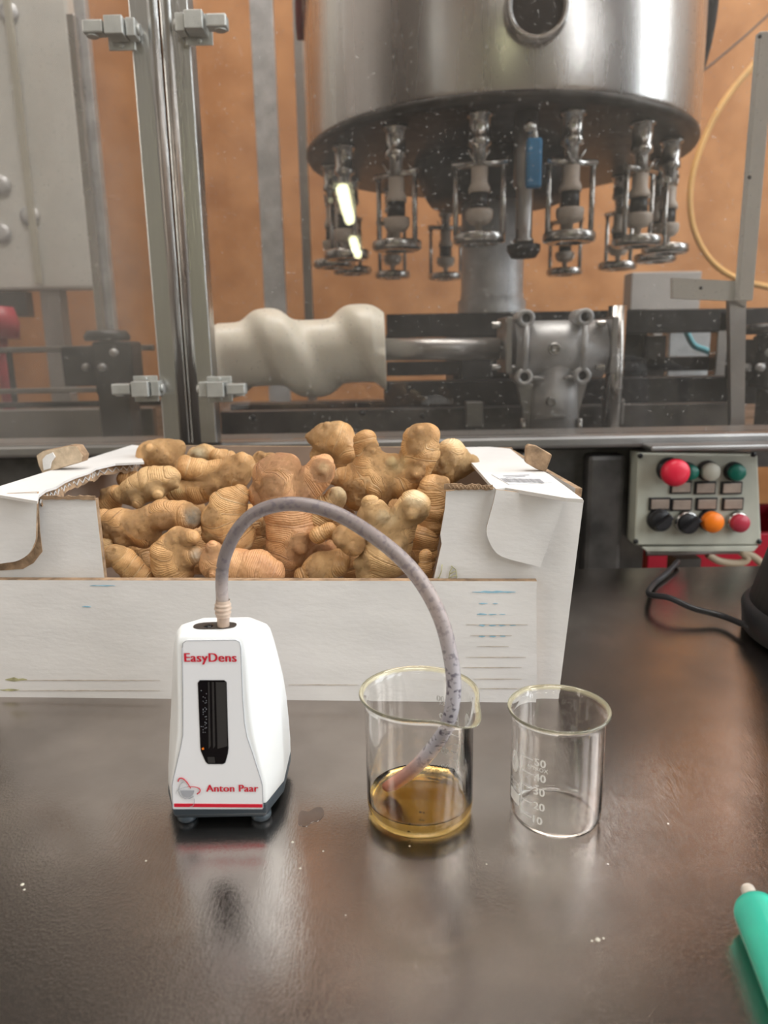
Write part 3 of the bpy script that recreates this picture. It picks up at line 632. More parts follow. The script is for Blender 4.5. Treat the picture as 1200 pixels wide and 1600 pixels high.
rows = [sect(bm, 0.0105, 0.0213, 0.0292, fy(0.0105), 0.052, 0.017, 0.0285),
        sect(bm, 0.020, 0.0212, 0.0293, fy(0.020), 0.050, 0.0165, 0.0278),
        sect(bm, 0.032, 0.0190, 0.0287, fy(0.032), 0.047, 0.0155, 0.0262),
        sect(bm, 0.045, 0.0168, 0.0279, fy(0.045), 0.044, 0.0145, 0.0240),
        sect(bm, 0.057, 0.0158, 0.0266, fy(0.057), 0.041, 0.0130, 0.0222),
        sect(bm, 0.068, 0.0154, 0.0252, fy(0.068), 0.037, 0.0115, 0.0207),
        sect(bm, 0.079, 0.0150, 0.0236, fy(0.079), 0.032, 0.0095, 0.0194),
        sect(bm, 0.0862, 0.0146, 0.0224, fy(0.0865) + 0.0004, 0.0290, 0.0085, 0.0184),
        sect(bm, 0.0892, 0.0138, 0.0212, fy(0.0892) + 0.0013, 0.0272, 0.0078, 0.0174),
        sect(bm, 0.0905, 0.0122, 0.0190, fy(0.09) + 0.0030, 0.0250, 0.0068, 0.0156)]
loft(bm, rows); sh = obj('shell', bm, M['body'], dm, bev=0.0011)
bm = BM(); rows = [sect(bm, 0.003, 0.0195, 0.0262, 0.0018, 0.050, 0.016), sect(bm, 0.0055, 0.0209, 0.0288, 0.0004, 0.052, 0.017), sect(bm, 0.0104, 0.0212, 0.0291, 0.0002, 0.052, 0.017)]
loft(bm, rows); obj('base', bm, M['slate'], dm, bev=0.0005)
for (x, y) in ((-0.0165, 0.006), (0.0175, 0.006), (-0.016, 0.044), (0.016, 0.044)):
    obj('foot', one(lathe, [(0, 0), (0.004, 0), (0.0046, 0.001), (0.0046, 0.0032), (0, 0.0032)], dv(x, y, 0), None, 24), M['slate'], dm)
# the front plane of the shell
FN = Vector((0, -(0.083 - 0.011), (FT - FB))).normalized()
FP0 = dv(0, FB, 0.011)
FX = Vector((1, 0, 0)); FU = FN.cross(FX).normalized(); FU = FU if FU.z > 0 else -FU
def dp(px, py, off=0.0): return onplane(px, py, FP0 + FN * off, FN)
lab = [(285, 1012), (286, 1005), (291, 1001), (368, 1000), (374, 1003), (376, 1010), (379, 1090), (382, 1130), (386, 1152), (394, 1175), (408, 1219), (410, 1228), (411, 1262), (410, 1264), (271, 1264), (270, 1262), (269, 1228), (271, 1216), (282, 1170), (286, 1148), (286, 1090)]
fl = obj('front_label', one(plate, [dp(x, y, 0.0007) for x, y in lab], 0.0012, 0, 0, FN), M['label'], dm, bev=0.0002)
rim_ = [(cx, cy) for cx, cy in lab]
cx_ = sum(p[0] for p in lab) / len(lab)
obj('red_stripe', one(plate, [dp(x, y, 0.001) for x, y in [(272, 1256), (410, 1257), (410, 1262), (272, 1261)]], 0.0004, 0, 0, FN), M['red'], dm)
obj('label_outline', one(tube, [dp(x, y, 0.0006) for x, y in lab + lab[:1]], 0.00022, 5), M['greyink'], dm)
win = [(309, 1067), (312, 1063), (350, 1063), (354, 1066), (357, 1170), (356, 1178), (352, 1192), (348, 1194), (325, 1194), (321, 1190), (314, 1174), (313, 1168)]
wd = obj('display_window', one(plate, [dp(x, y, 0.00095) for x, y in win], 0.0003, 0, 0, FN), M['winblack'], dm)
bm = BM()
for (x0, x1, b0, b1) in [(325, 327, 326, 329), (331, 334, 333, 336), (337, 353, 340, 355)]:
    plate(bm, [dp(x0, 1066, 0.0011), dp(x1, 1066, 0.0011), dp(b1, 1166, 0.0011), dp(b0, 1170, 0.0011)], 0.0001, 0, 0, FN)
obj('inner_tube', bm, M['wingrey'], wd)
bm = BM(); random.seed(2)
for i in range(34):
    x = random.choice((314, 317, 320, 322)); y = 1072 + random.random() * 72
    plate(bm, [dp(x + a, y + b, 0.0011) for a, b in ((0, 0), (0.8, 0), (0.8, 1.0), (0, 1.0))], 0.0001, 0, 0, FN)
obj('circuit_dots', bm, M['greyink'], wd)
obj('circuit_lamp', one(plate, [dp(x, y, 0.0012) for x, y in [(315, 1169), (318, 1168), (319, 1171), (316, 1172)]], 0.0001, 0, 0, FN), M['orangepl'], wd)
obj('circuit_tag', one(plate, [dp(x, y, 0.0011) for x, y in [(324, 1183), (335, 1183), (336, 1192), (325, 1192)]], 0.0001, 0, 0, FN), M['wingrey'], wd)
def put_text(s, x0, x1, ybase, m, par, name, bold, lab_=None):
    bm = text_bm(s, 1.0, bold)
    xs = [v.co.x for v in bm.verts]; a, b = dp(x0, ybase, 0.0011), dp(x1, ybase - 0.0, 0.0011)
    sc = (b - a).length / (max(xs) - min(xs)); xd = (b - a).normalized(); ud = FN.cross(xd); ud = ud if ud.z > 0 else -ud
    xform(bm, frame(a, xd * sc, ud * sc, FN * sc) @ Matrix.Translation((-min(xs), 0, 0)))
    return obj(name, bm, m, par)
put_text('EasyDens', 288, 370, 1034, M['red'], dm, 'lettering', 0.034)
put_text('Anton Paar', 322, 404, 1237, M['red'], dm, 'lettering', 0.034)
# round emblem: grey ring, grey half disc, two crossing orbits
def ell(cx, cy, a, b, th, t0, t1, n=28):
    c, s = math.cos(th), math.sin(th)
    return [(cx + a * math.cos(t) * c - b * math.sin(t) * s, cy + a * math.cos(t) * s + b * math.sin(t) * c) for t in [t0 + (t1 - t0) * i / n for i in range(n + 1)]]
bm = BM(); tube(bm, [dp(x, y, 0.0011) for x, y in ell(293, 1234, 13.5, 14, 0, 1.2 * math.pi * 0.2, 1.35 * math.pi)], 0.00016, 6)
plate(bm, [dp(x, y, 0.0011) for x, y in ell(293, 1235, 10.5, 11, 0.0, 0.02, math.pi - 0.02)], 0.0001, 0, 0, FN)
tube(bm, [dp(x, y, 0.0012) for x, y in ell(294, 1237, 19, 7.5, -0.12, math.pi * 0.95, 1.5 * math.pi)], [0.00006 + 0.0000035 * i for i in range(29)], 6)
tube(bm, [dp(x, y, 0.0012) for x, y in ell(290, 1237, 25, 10, 1.15, -0.9, 0.3)], 0.00012, 6)
obj('emblem_grey', bm, M['greyink'], fl)
bm = BM(); tube(bm, [dp(x, y, 0.0012) for x, y in ell(294, 1237, 19, 7.5, -0.12, 1.45 * math.pi, 2.25 * math.pi)], [0.0001 + 0.000007 * i for i in range(29)], 6)
tube(bm, [dp(x, y, 0.0012) for x, y in ell(291, 1238, 24, 9, 1.15, 2.6, 4.6)], [0.0003 - 0.000004 * i for i in range(29)], 6)
obj('emblem_red', bm, M['red'], fl)
# filling port on top
pc = on(336, 978, ZT + HT)
def topo(hx, hy, z): return [Vector((pc.x + hx * (abs(math.cos(t)) ** 0.6) * (1 if math.cos(t) > 0 else -1), pc.y + hy * (abs(math.sin(t)) ** 0.8) * (1 if math.sin(t) > 0 else -1), ZT + z)) for t in [2 * math.pi * i / 28 for i in range(28)]]
po = obj('filling_port', one(plate, topo(0.0096, 0.0042, HT + 0.0003), 0.0004, 0, 0, (0, 0, 1)), M['port'], dm, label='dark recessed oval port with stains')
h1 = on(326, 978, ZT + HT + 0.0003)
obj('port_hole', one(lathe, [(0.0021, 0), (0.0021, 0.0002), (0.0013, 0.0003), (0, 0.0003)], h1, None, 20), M['winblack'], po)
tt = on(349, 979, ZT + HT)

# ================================================================== BEAKERS
def beaker(label, cb, Rb, Hh, spout, mark):
    o = thing('glass_beaker', label, 'beaker', cb, 'glass beakers on the steel table')
    t = 0.0007; n = 96; bm = BM()
    prof = [(0.0, 0.0006), (Rb * 0.80, 0.0), (Rb * 0.93, 0.0008), (Rb * 0.985, 0.0032), (Rb, 0.007), (Rb, 0.02), (Rb, Hh * 0.55), (Rb, Hh - 0.006), (Rb * 1.008, Hh - 0.0036), (Rb * 1.04, Hh - 0.0020), (Rb * 1.085, Hh - 0.0013),
            (Rb * 1.105, Hh - 0.0005), (Rb * 1.095, Hh + 0.0003), (Rb * 1.065, Hh + 0.0002), (Rb * 1.02, Hh - 0.0010), (Rb * 1.008 - t, Hh - 0.0024), (Rb - t, Hh - 0.005), (Rb - t, Hh * 0.5), (Rb - t, 0.0078), (Rb * 0.975 - t, 0.0040), (Rb * 0.92, 0.0018), (Rb * 0.8, 0.0010), (0.0, 0.0013)]
    rows = []
    for (r, z) in prof:
        if r == 0: rows.append([bm.verts.new(cb + Vector((0, 0, z)))]); continue
        row = []
        for i in range(n):
            a = 2 * math.pi * i / n; da = math.atan2(math.sin(a - spout[0]), math.cos(a - spout[0]))
            k = math.exp(-(da / spout[2]) ** 2) * max(0, (z - (Hh - 0.013)) / 0.013) ** 1.6
            rr = r + spout[1] * k; zz = z - 0.45 * spout[1] * k
            row.append(bm.verts.new(cb + Vector((rr * math.cos(a), rr * math.sin(a), zz))))
        rows.append(row)
    for kk, (a, b) in enumerate(zip(rows[:-1], rows[1:])):
        for i in range(n):
            j = (i + 1) % n
            vs = (a[0], b[j], b[i]) if len(a) == 1 else (a[i], a[j], b[0]) if len(b) == 1 else (a[i], a[j], b[j], b[i])
            f = bm.faces.new(vs); f.smooth = True
            if 9 <= kk <= 13: f.material_index = 1
    obj('glass_body', bm, [M['glass'], M['rim']], o)
    return o
def wrap(bm, cb, Rr, ang0, z0, sc, mirror=False):
    """bend flat text (x right, y up) round the outside of the cylinder, readable from outside"""
    for v in bm.verts:
        a = ang0 + v.co.x * sc / Rr; z = z0 + v.co.y * sc
        v.co = cb + Vector((Rr * math.cos(a), Rr * math.sin(a), z))
    return bm
def marks(o, cb, Rb, ang, rows, h, name='graduation', tickdir=1, half=False, tick=0.0062):
    """ang: azimuth of the axis line; rows: (z, text)"""
    R2 = Rb + 0.00012; z0, z1 = rows[-1][0], rows[0][0]
    def strip(bm, a0, za, a1, zb, wid):
        wid *= 1.7
        n = max(1, int(abs(a1 - a0) / 0.08)); q = []
        for i in range(n + 1):
            t = i / n; a = a0 + (a1 - a0) * t; z = za + (zb - za) * t; q.append((a, z))
        for (a, z), (b, zz) in zip(q[:-1], q[1:]):
            if abs(a1 - a0) < 1e-6: dx, dz = wid / R2 / 2, 0
            else: dx, dz = 0, wid / 2
            f = [cb + Vector((R2 * math.cos(t), R2 * math.sin(t), y)) for t, y in ((a - dx, z - dz), (b - dx if dx else b, zz - dz), (b + dx if dx else b, zz + dz), (a + dx, z + dz))]
            bm.faces.new([bm.verts.new(p) for p in f])
    bm = BM(); strip(bm, ang, z0, ang, z1, 0.00035)
    for z, s in rows: strip(bm, ang, z, ang + tickdir * tick / R2, z, 0.00035)
    if half:
        for (z, _), (z2, _2) in zip(rows[:-1], rows[1:]): strip(bm, ang, (z + z2) / 2, ang + tickdir * tick * 0.6 / R2, (z + z2) / 2, 0.00035)
    obj('graduation_scale', bm, M['whiteink'], o)
    for z, s in rows:
        b = text_bm(s, 1.0, 0.03); xs = [v.co.x for v in b.verts]; ys = [v.co.y for v in b.verts]
        b = xform(b, Matrix.Translation((-min(xs), -(min(ys) + max(ys)) / 2, 0))); wd_ = max(xs) - min(xs)
        bmesh.ops.triangulate(b, faces=b.faces); bmesh.ops.subdivide_edges(b, edges=[e for e in b.edges if e.calc_length() > 0.15], cuts=1)
        sc = h / 0.72
        a = ang + (tick + 0.0006) / R2 if tickdir > 0 else ang - (tick + 0.0006 + wd_ * sc) / R2
        obj('numeral', wrap(b, cb, R2, a, z - 0.0003, sc), M['whiteink'], o)
    b = text_bm('APPROX', 1.0, 0.01); xs = [v.co.x for v in b.verts]; b = xform(b, Matrix.Translation((-min(xs), 0, 0)))
    bmesh.ops.triangulate(b, faces=b.faces)
    sc = h * 0.50 / 0.72; wd_ = (max(xs) - min(xs)) * sc
    a = ang + 0.0030 / R2 if tickdir > 0 else ang - (0.0030 + wd_) / R2
    obj('small_lettering', wrap(b, cb, R2, a, rows[0][0] - h * 1.15, sc), M['whiteink'], o)
def badge(o, cb, Rb, ang, z0, z1, zl, wdt):
    R2 = Rb + 0.00012; bm = BM()
    def grid(pts):   # polygon list of (u,z) quads
        for q in pts: bm.faces.new([bm.verts.new(cb + Vector((R2 * math.cos(ang + u / R2), R2 * math.sin(ang + u / R2), z))) for u, z in q])
    n = 6
    for i in range(n):
        u0, u1 = -wdt / 2 + wdt * i / n, -wdt / 2 + wdt * (i + 1) / n; grid([[(u0, z0), (u1, z0), (u1, z1), (u0, z1)]])
    for (cx, cz, rx, rz) in ((0.0, zl, wdt * 0.34, wdt * 0.62),):
        ring = [(cx + rx * math.cos(t), cz + rz * math.sin(t)) for t in [2 * math.pi * i / 18 for i in range(18)]]
        for i in range(18):
            a_, b_ = ring[i], ring[(i + 1) % 18]; k = 0.62 if 4 < i < 13 else 0.1
            grid([[a_, b_, (cx + (b_[0] - cx) * k, cz + (b_[1] - cz) * k), (cx + (a_[0] - cx) * k, cz + (a_[1] - cz) * k)]])
    obj('emblem', bm, M['whiteink'], o)
    random.seed(3); bm = BM()
    for r_ in range(2):
        z = z1 + 0.0012 + r_ * 0.0024
        for c_ in range(4):
            u = -wdt * 0.45 + c_ * wdt * 0.25; s = random.choice('HEKTNRB')
            b = text_bm(s, 0.0022, 0.0, align='LEFT')
            for v in b.verts:
                a = ang + (u + v.co.x) / R2; v.co = cb + Vector((R2 * math.cos(a), R2 * math.sin(a), z + v.co.y))
            tmp = bpy.data.meshes.new('q'); b.to_mesh(tmp); b.free(); bm.from_mesh(tmp); bpy.data.meshes.remove(tmp)
    obj('faded_print', bm, M['whiteink'], o)
# empty beaker, right
def foot(px, py): return on(px, py)
c2 = on(867, 1271); R2_ = (on(937, 1271) - on(797, 1271)).length / 2
top2 = P(871, 1105, c2.y).z - ZT
b2 = beaker('empty small glass beaker with white numerals 10 to 50 on the right', c2, R2_, top2, (R(112), 0.0030, 0.24), None)
def zcyl(px, py, c, Rr, front=True):       # azimuth and height of the point of the cylinder seen at a pixel
    d = ray(px, py); o_ = CAM - c; a = d.x ** 2 + d.y ** 2; b = 2 * (o_.x * d.x + o_.y * d.y); cc = o_.x ** 2 + o_.y ** 2 - Rr * Rr
    q = math.sqrt(max(0, b * b - 4 * a * cc)); t = (-b - q) / (2 * a) if front else (-b + q) / (2 * a)
    p = CAM + d * t - c; return math.atan2(p.y, p.x), p.z
ax, _ = zcyl(815, 1225, c2, R2_)
zz = [zcyl(829, y, c2, R2_)[1] for y in (1186, 1209, 1231, 1254, 1276)]
marks(b2, c2, R2_, ax, list(zip(zz, ('50', '40', '30', '20', '10'))), 0.0037)
ab, _ = zcyl(804, 1230, c2, R2_)
badge(b2, c2, R2_, ab, zcyl(806, 1254, c2, R2_)[1], zcyl(806, 1240, c2, R2_)[1] + 0.001, zcyl(803, 1186, c2, R2_)[1], 0.0085)
# beaker with juice, left
c1 = on(656, 1264); R1_ = (on(738, 1264) - on(574, 1264)).length / 2
top1 = P(655, 1080, c1.y).z - ZT
b1 = beaker('larger glass beaker with a spout holding a little amber juice', c1, R1_, top1, (R(-50), 0.0078, 0.34), None)
ax, _ = zcyl(716, 1150, c1, R1_, False)
zz = [zcyl(716, y, c1, R1_, False)[1] for y in (1100, 1127, 1153, 1181, 1209)]
marks(b1, c1, R1_, ax, list(zip(zz, ('100', '80', '60', '40', '20'))), 0.0030, tickdir=1, half=True)
ab, _ = zcyl(731, 1180, c1, R1_, False)
badge(b1, c1, R1_, ab, zcyl(731, 1205, c1, R1_, False)[1], zcyl(731, 1172, c1, R1_, False)[1], zcyl(731, 1130, c1, R1_, False)[1], 0.008)
# juice: slightly inside the glass so the two surfaces never coincide
lv = 0.0082; q = R1_ - 0.0007
q += 0.00012; bm = BM(); lathe(bm, [(0, 0.0012), (R1_ * 0.8, 0.0009), (R1_ * 0.92, 0.0017), (R1_ * 0.975 - 0.0006, 0.0039), (q, 0.0077), (q, lv + 0.0006), (q - 0.0006, lv + 0.0001), (q - 0.0018, lv), (0, lv)], c1, None, 96)
ju = tag(obj('ginger_juice', bm, M['juice']), 'thin layer of amber ginger juice in the larger beaker', 'juice')
for (x, y, s, on_) in ((640, 1296, 1.7, 0), (657, 1277, 1.5, 0), (662, 1278, 1.1, 0)):
    c = on(x, y, ZT + 0.0032); obj('sediment_fleck', one(lathe, [(0, 0), (s * 0.00045, 0.0001), (s * 0.0003, 0.0004), (0, 0.0005)], c, None, 7), M['port'], ju)

# ================================================================== TUBE
def tubemat():
    m = mat('milky_tube', (0.66, 0.63, 0.66), 0.18, 0, var=0, trans=0.45, ior=1.3); nt = m.node_tree; N = nt.nodes; L = nt.links; b = N['Principled BSDF']
    at = N.new('ShaderNodeAttribute'); at.attribute_name = 'along'; tc = N.new('ShaderNodeTexCoord')
    nz = N.new('ShaderNodeTexNoise'); nz.inputs['Scale'].default_value = 420; nz.inputs['Detail'].default_value = 4; L.new(tc.outputs['Object'], nz.inputs[0])
    nz2 = N.new('ShaderNodeTexNoise'); nz2.inputs['Scale'].default_value = 45; nz2.inputs['Detail'].default_value = 3; L.new(tc.outputs['Object'], nz2.inputs[0])
    cr = N.new('ShaderNodeValToRGB'); e = cr.color_ramp.elements
    e[0].position = 0.0; e[0].color = (0.74, 0.56, 0.43, 1); e[1].position = 1.0; e[1].color = (0.62, 0.22, 0.13, 1)
    for p, c in ((0.06, (0.66, 0.58, 0.55, 1)), (0.10, (0.33, 0.29, 0.29, 1)), (0.40, (0.38, 0.32, 0.305, 1)), (0.58, (0.58, 0.50, 0.47, 1)), (0.70, (0.60, 0.57, 0.60, 1)), (0.86, (0.66, 0.64, 0.70, 1)), (0.93, (0.60, 0.36, 0.30, 1))):
        x = cr.color_ramp.elements.new(p); x.color = c
    L.new(at.outputs['Fac'], cr.inputs[0])
    c2r = N.new('ShaderNodeValToRGB'); f = c2r.color_ramp.elements; f[0].position = 0.0; f[0].color = (0.1, 0.1, 0.1, 1); f[1].position = 1.0; f[1].color = (0.0, 0, 0, 1)
    for p, v in ((0.08, 0.2), (0.12, 0.5), (0.45, 0.5), (0.62, 0.35), (0.72, 1.0), (0.84, 1.0), (0.91, 0.2)):
        x = c2r.color_ramp.elements.new(p); x.color = (v, v, v, 1)
    L.new(at.outputs['Fac'], c2r.inputs[0])
    mr = N.new('ShaderNodeMapRange'); mr.inputs[1].default_value = 0.52; mr.inputs[2].default_value = 0.62; L.new(nz.outputs[0], mr.inputs[0])
    ml = N.new('ShaderNodeMath'); ml.operation = 'MULTIPLY'; L.new(mr.outputs[0], ml.inputs[0]); L.new(c2r.outputs[0], ml.inputs[1])
    mx = N.new('ShaderNodeMix'); mx.data_type = 'RGBA'; L.new(ml.outputs[0], mx.inputs[0]); L.new(cr.outputs[0], mx.inputs[6]); mx.inputs[7].default_value = (0.16, 0.14, 0.18, 1)
    L.new(mx.outputs[2], b.inputs['Base Color']); return m
T0 = tt; pin = c1 + Vector((-0.011, 0.0, 0))
TP = [(349, 979, 0.0), (348.5, 955, 0.0), (346.5, 905, 0.02), (352, 868, 0.06), (370, 830, 0.12), (397, 803, 0.2), (430, 790, 0.28), (470, 788, 0.36), (520, 800, 0.45), (570, 828, 0.55), (622, 868, 0.65), (660, 912, 0.74), (688, 965, 0.83), (703, 1020, 0.9), (709, 1070, 0.97), (706, 1105, 1.0)]
spY = c1.y - 0.016
pts = [P(x, y, T0.y + (spY - T0.y) * t) for x, y, t in TP]
pts[0] = T0.copy()
pts += [P(697, 1135, c1.y - 0.012), P(676, 1168, c1.y - 0.006), P(645, 1202, c1.y + 0.001), P(604, 1233, c1.y + 0.006)]
sp = spline(pts, 8); bm = BM(); n = 14
rr = [0.0028 + 0.0005 * min(1, max(0, (i / len(sp) - 0.1) / 0.5)) for i in range(len(sp))]
tube(bm, sp, rr, n, hollow=0.55)
me_n = len(sp)
tu = obj('plastic_tube', bm, tubemat())
cs = [0.0]
for a, b in zip(sp[:-1], sp[1:]): cs.append(cs[-1] + (b - a).length)
kd = np.array([list(p) for p in sp]); v = np.array([list(x.co) for x in tu.data.vertices])
idx = np.argmin(((v[:, None, :] - kd[None]) ** 2).sum(2), 1); at = tu.data.attributes.new('along', 'FLOAT', 'POINT'); at.data.foreach_set('value', (np.array(cs)[idx] / cs[-1]).astype(np.float32))
tag(tu, 'cloudy flexible plastic tube arching from the meter into the juice beaker', 'tube')
e1, e2 = sp[1], sp[14]
dd = (pts[1] - pts[0]).normalized()
bm = BM()
for k, (s, r) in enumerate(((0.0065, 0.0036), (0.0085, 0.0038), (0.0102, 0.0036))): lathe(bm, [(r * 0.8, -0.0009), (r, -0.0003), (r, 0.0004), (r * 0.8, 0.0009)], T0 + dd * s, rotm(dd), 20)
cyl(bm, T0 + dd * 0.0048, T0 + dd * 0.0125, 0.0032, 0.0031, 20, False)
obj('sleeve', bm, mat('cloudy_sleeve', (0.78, 0.62, 0.50), 0.3, 0, var=0.1, vscale=300, trans=0.3, ior=1.3), tu, label='clear ridged sleeve at the meter end')

# ================================================================== GREEN TUBE, KETTLE, CORD
g0 = on(1178, 1412, ZT + 0.0085); g1 = on(1275, 1640, ZT + 0.0085); gd = (g1 - g0).normalized(); gr = rotm(gd)
gt = thing('green_dropper', 'translucent green plastic dropper lying at the lower right corner', 'dropper', g0)
bm = BM(); lathe(bm, [(0, 0), (0.0042, 0.0001), (0.0066, 0.0012), (0.0080, 0.0034), (0.0085, 0.0062), (0.0085, 0.03), (0.0085, 0.07), (0.0085, 0.12), (0.0075, 0.1225), (0, 0.123)], g0, gr, 40); obj('barrel', bm, M['green'], gt)
bm = BM(); lathe(bm, [(0.0026, 0.004), (0.0026, -0.0075), (0.0021, -0.0083), (0.0012, -0.0083), (0.0012, 0.004)], g0, gr, 24, True); obj('nozzle', bm, M['clear'], gt, label='clear stubby nozzle')
kc = on(1165, 1010); kx = kc.x + 0.0985; ky = kc.y
kt = thing('electric_kettle', 'dark appliance with black base cut off by the right edge', 'kettle', (kx, ky, ZT))
bm = BM(); lathe(bm, [(0, 0.024), (0.0885, 0.024), (0.079, 0.062), (0.072, 0.10), (0.065, 0.14), (0.060, 0.175), (0.05, 0.182), (0, 0.184)], (kx, ky, ZT), None, 64); obj('jug', bm, M['kettle'], kt)
bm = BM(); lathe(bm, [(0, 0), (0.084, 0), (0.092, 0.004), (0.0935, 0.02), (0.090, 0.0245), (0, 0.0245)], (kx, ky, ZT), None, 64); obj('base', bm, M['black'], kt)
bm = BM(); lathe(bm, [(0, 0.184), (0.046, 0.184), (0.042, 0.192), (0.012, 0.196), (0.012, 0.206), (0, 0.208)], (kx, ky, ZT), None, 40); obj('lid', bm, M['black'], kt)
bm = BM(); tube(bm, spline([Vector((kx + 0.065, ky, ZT + 0.17)), Vector((kx + 0.115, ky, ZT + 0.165)), Vector((kx + 0.12, ky, ZT + 0.09)), Vector((kx + 0.083, ky, ZT + 0.04))], 8), 0.008, 12); obj('handle', bm, M['black'], kt)
cz = ZT + 0.0036
cp = [Vector((kx - 0.0895, ky + 0.012, ZT + 0.009)), on(1130, 963, cz + 0.003), on(1085, 951, cz + 0.006), on(1045, 934, cz + 0.010), on(1014, 928, cz + 0.006), on(1022, 912, cz), on(1040, 897, cz)]
ed = on(1062, 884, cz); cp += [Vector((ed.x, YE - 0.003, cz + 0.0015)), Vector((ed.x + 0.001, YE + 0.004, ZT + 0.0015)), Vector((ed.x + 0.002, YE + 0.0075, ZT - 0.006)), Vector((ed.x + 0.004, YE + 0.010, ZT - 0.05)), Vector((ed.x + 0.006, YE + 0.012, 0.5))]
tag(obj('power_cord', one(tube, spline(cp, 8), 0.0024, 10), M['black']), 'black power cord looping from the appliance over the table edge', 'cord')

# ================================================================== BOTTLING MACHINE
YM = 0.84                                       # front plane of the enclosure
sillz = P(760, 690, YM).z
mf = thing('machine_cabinet', 'grey steel machine cabinet with sill behind the table', 'machine', (0, YM + 0.3, 0))
zs0, zs1 = P(620, 704, YM).z, P(620, 684, YM).z
bm = BM(); bx(bm, (0.0, YM + 0.03, (zs0 + zs1) / 2), (3.2, 0.08, zs1 - zs0), bev=0.004); obj('sill', bm, M['sill'], mf)
bm = BM(); xe = P(1022, 780, YM).x; bx(bm, ((xe - 1.5) / 2, YM + 0.035, zs0 / 2 + 0.03), (xe + 1.5, 0.02, zs0 - 0.07)); obj('front_panel', bm, M['darksteel'], mf)
bm = BM(); x0 = P(858, 780, YM).x; bx(bm, (x0 - 0.05, YM + 0.02, zs0 / 2 + 0.03), (0.05, 0.02, zs0 - 0.07), bev=0.004); obj('front_rib', bm, M['darksteel'], mf)
bm = BM(); bx(bm, (P(948, 780, YM).x, YM + 0.02, zs0 / 2 + 0.03), (0.045, 0.03, zs0 - 0.08), bev=0.006); obj('front_rib', bm, M['darksteel'], mf)
DK = zs0 - 0.0185
bm = BM(); bx(bm, (0, (YM + 0.1 + 2.0) / 2, zs0 - 0.03), (3.2, 1.1, 0.02)); obj('deck', bm, M['darksteel'], mf)
for x in (-1.5, 1.5):
    for y in (YM + 0.08, 1.95): obj('leg', one(bx, (x, y, (zs0 - 0.04) / 2), (0.05, 0.05, zs0 - 0.04)), M['darksteel'], mf)
# recess lip above the control panel
bm = BM(); a = P(1005, 694, YM - 0.02); b = P(1260, 694, YM - 0.02); bx(bm, ((a.x + b.x) / 2, YM - 0.03, a.z - 0.002), (b.x - a.x, 0.03, 0.006), bev=0.002); obj('lip', bm, M['sill'], mf)

# guard doors
ztop = 2.25
def post(bm, xa, xb, Y, round_side):
    bx(bm, ((xa + xb) / 2, Y + 0.0125, (zs1 + ztop) / 2 + 0.001), (xb - xa, 0.025, ztop - zs1), bev=0.0012)
    cyl(bm, (xb - 0.006 if round_side > 0 else xa + 0.006, Y + 0.004, zs1 + 0.001), (xb - 0.006 if round_side > 0 else xa + 0.006, Y + 0.004, ztop), 0.0062, n=16)
xl0, xl1 = P(228, 345, YM - 0.03).x, P(271, 345, YM - 0.03).x
xr0, xr1 = P(274, 345, YM - 0.03).x, P(316, 345, YM - 0.03).x
dl = thing('guard_door', 'left clear acrylic guard door with brushed steel edge post', 'guard door', ((xl0 + xl1) / 2, YM - 0.03, zs1))
bm = BM(); post(bm, xl0, xl1, YM - 0.03, 1); obj('edge_post', bm, M['post'], dl)
bm = BM(); bx(bm, ((xl0 - 1.5) / 2 - 0.0, YM - 0.008, (zs1 + ztop) / 2), (xl0 + 1.5, 0.004, ztop - zs1 - 0.004)); obj('pane', bm, M['paneb'], dl)
dr = thing('guard_door', 'right clear acrylic guard door in front of the filler carousel', 'guard door', ((xr0 + xr1) / 2, YM - 0.03, zs1))
bm = BM(); post(bm, xr0, xr1, YM - 0.03, -1); obj('edge_post', bm, M['post'], dr)
bm = BM(); bx(bm, ((xr1 + 1.5) / 2, YM - 0.008, (zs1 + ztop) / 2), (1.5 - xr1, 0.004, ztop - zs1 - 0.004)); obj('pane', bm, M['pane'], dr)
def latch(px, py, par, s, up):
    Y = YM - 0.03; c = P(px, py, Y - 0.012); m = 0.00073       # metres per photo pixel here
    o = thing('latch', 'x', 'x', c); del o['label'], o['category']; o.parent = par; o.matrix_parent_inverse = Matrix.Translation(-par.location)
    def L_(x, y, z): return Vector((c.x + s * x * m, Y - y * m, c.z + z * m))
    def bb(bm, x0, x1, y0, y1, z0, z1, bev=0.0008):
        p, q = L_(x0, y0, z0), L_(x1, y1, z1); bx(bm, (p + q) / 2, (abs(p.x - q.x), abs(p.y - q.y), abs(p.z - q.z)), bev=bev)
    def sub(name, bm): 
        ob = obj(name, bm, M['latch']); ob.parent = o; ob.matrix_parent_inverse = Matrix.Translation(-c) if False else (o.matrix_basis.inverted()); return ob
    bm = BM(); bb(bm, -14, 22, 0, 3, -20, 18); sub('bracket', bm)
    bm = BM(); bb(bm, -8, 16, 4, 34, -11, 11); sub('block', bm)
    bm = BM(); bb(bm, -22, -10, 4, 26, -11, 11); sub('hinge_knuckle', bm)
    bm = BM(); bb(bm, 19, 46, 10, 30, -8, 8, 0.0015); cyl(bm, L_(36, 20, -8), L_(36, 20, -10), 8 * m, n=20); sub('arm', bm)
    for zz_ in (-15, 14): bm = BM(); cyl(bm, L_(4, 3, zz_), L_(4, 6, zz_), 3.2 * m, 2.4 * m, 14); sub('screw', bm)
    bm = BM(); cyl(bm, L_(-26, 15, 0), L_(-22, 15, 0), 7 * m, n=14); sub('pin_head', bm)
latch(188, 46, dl, -1, 1); latch(228, 607, dl, -1, 0); latch(302, 38, dr, 1, 1); latch(336, 608, dr, 1, 0)

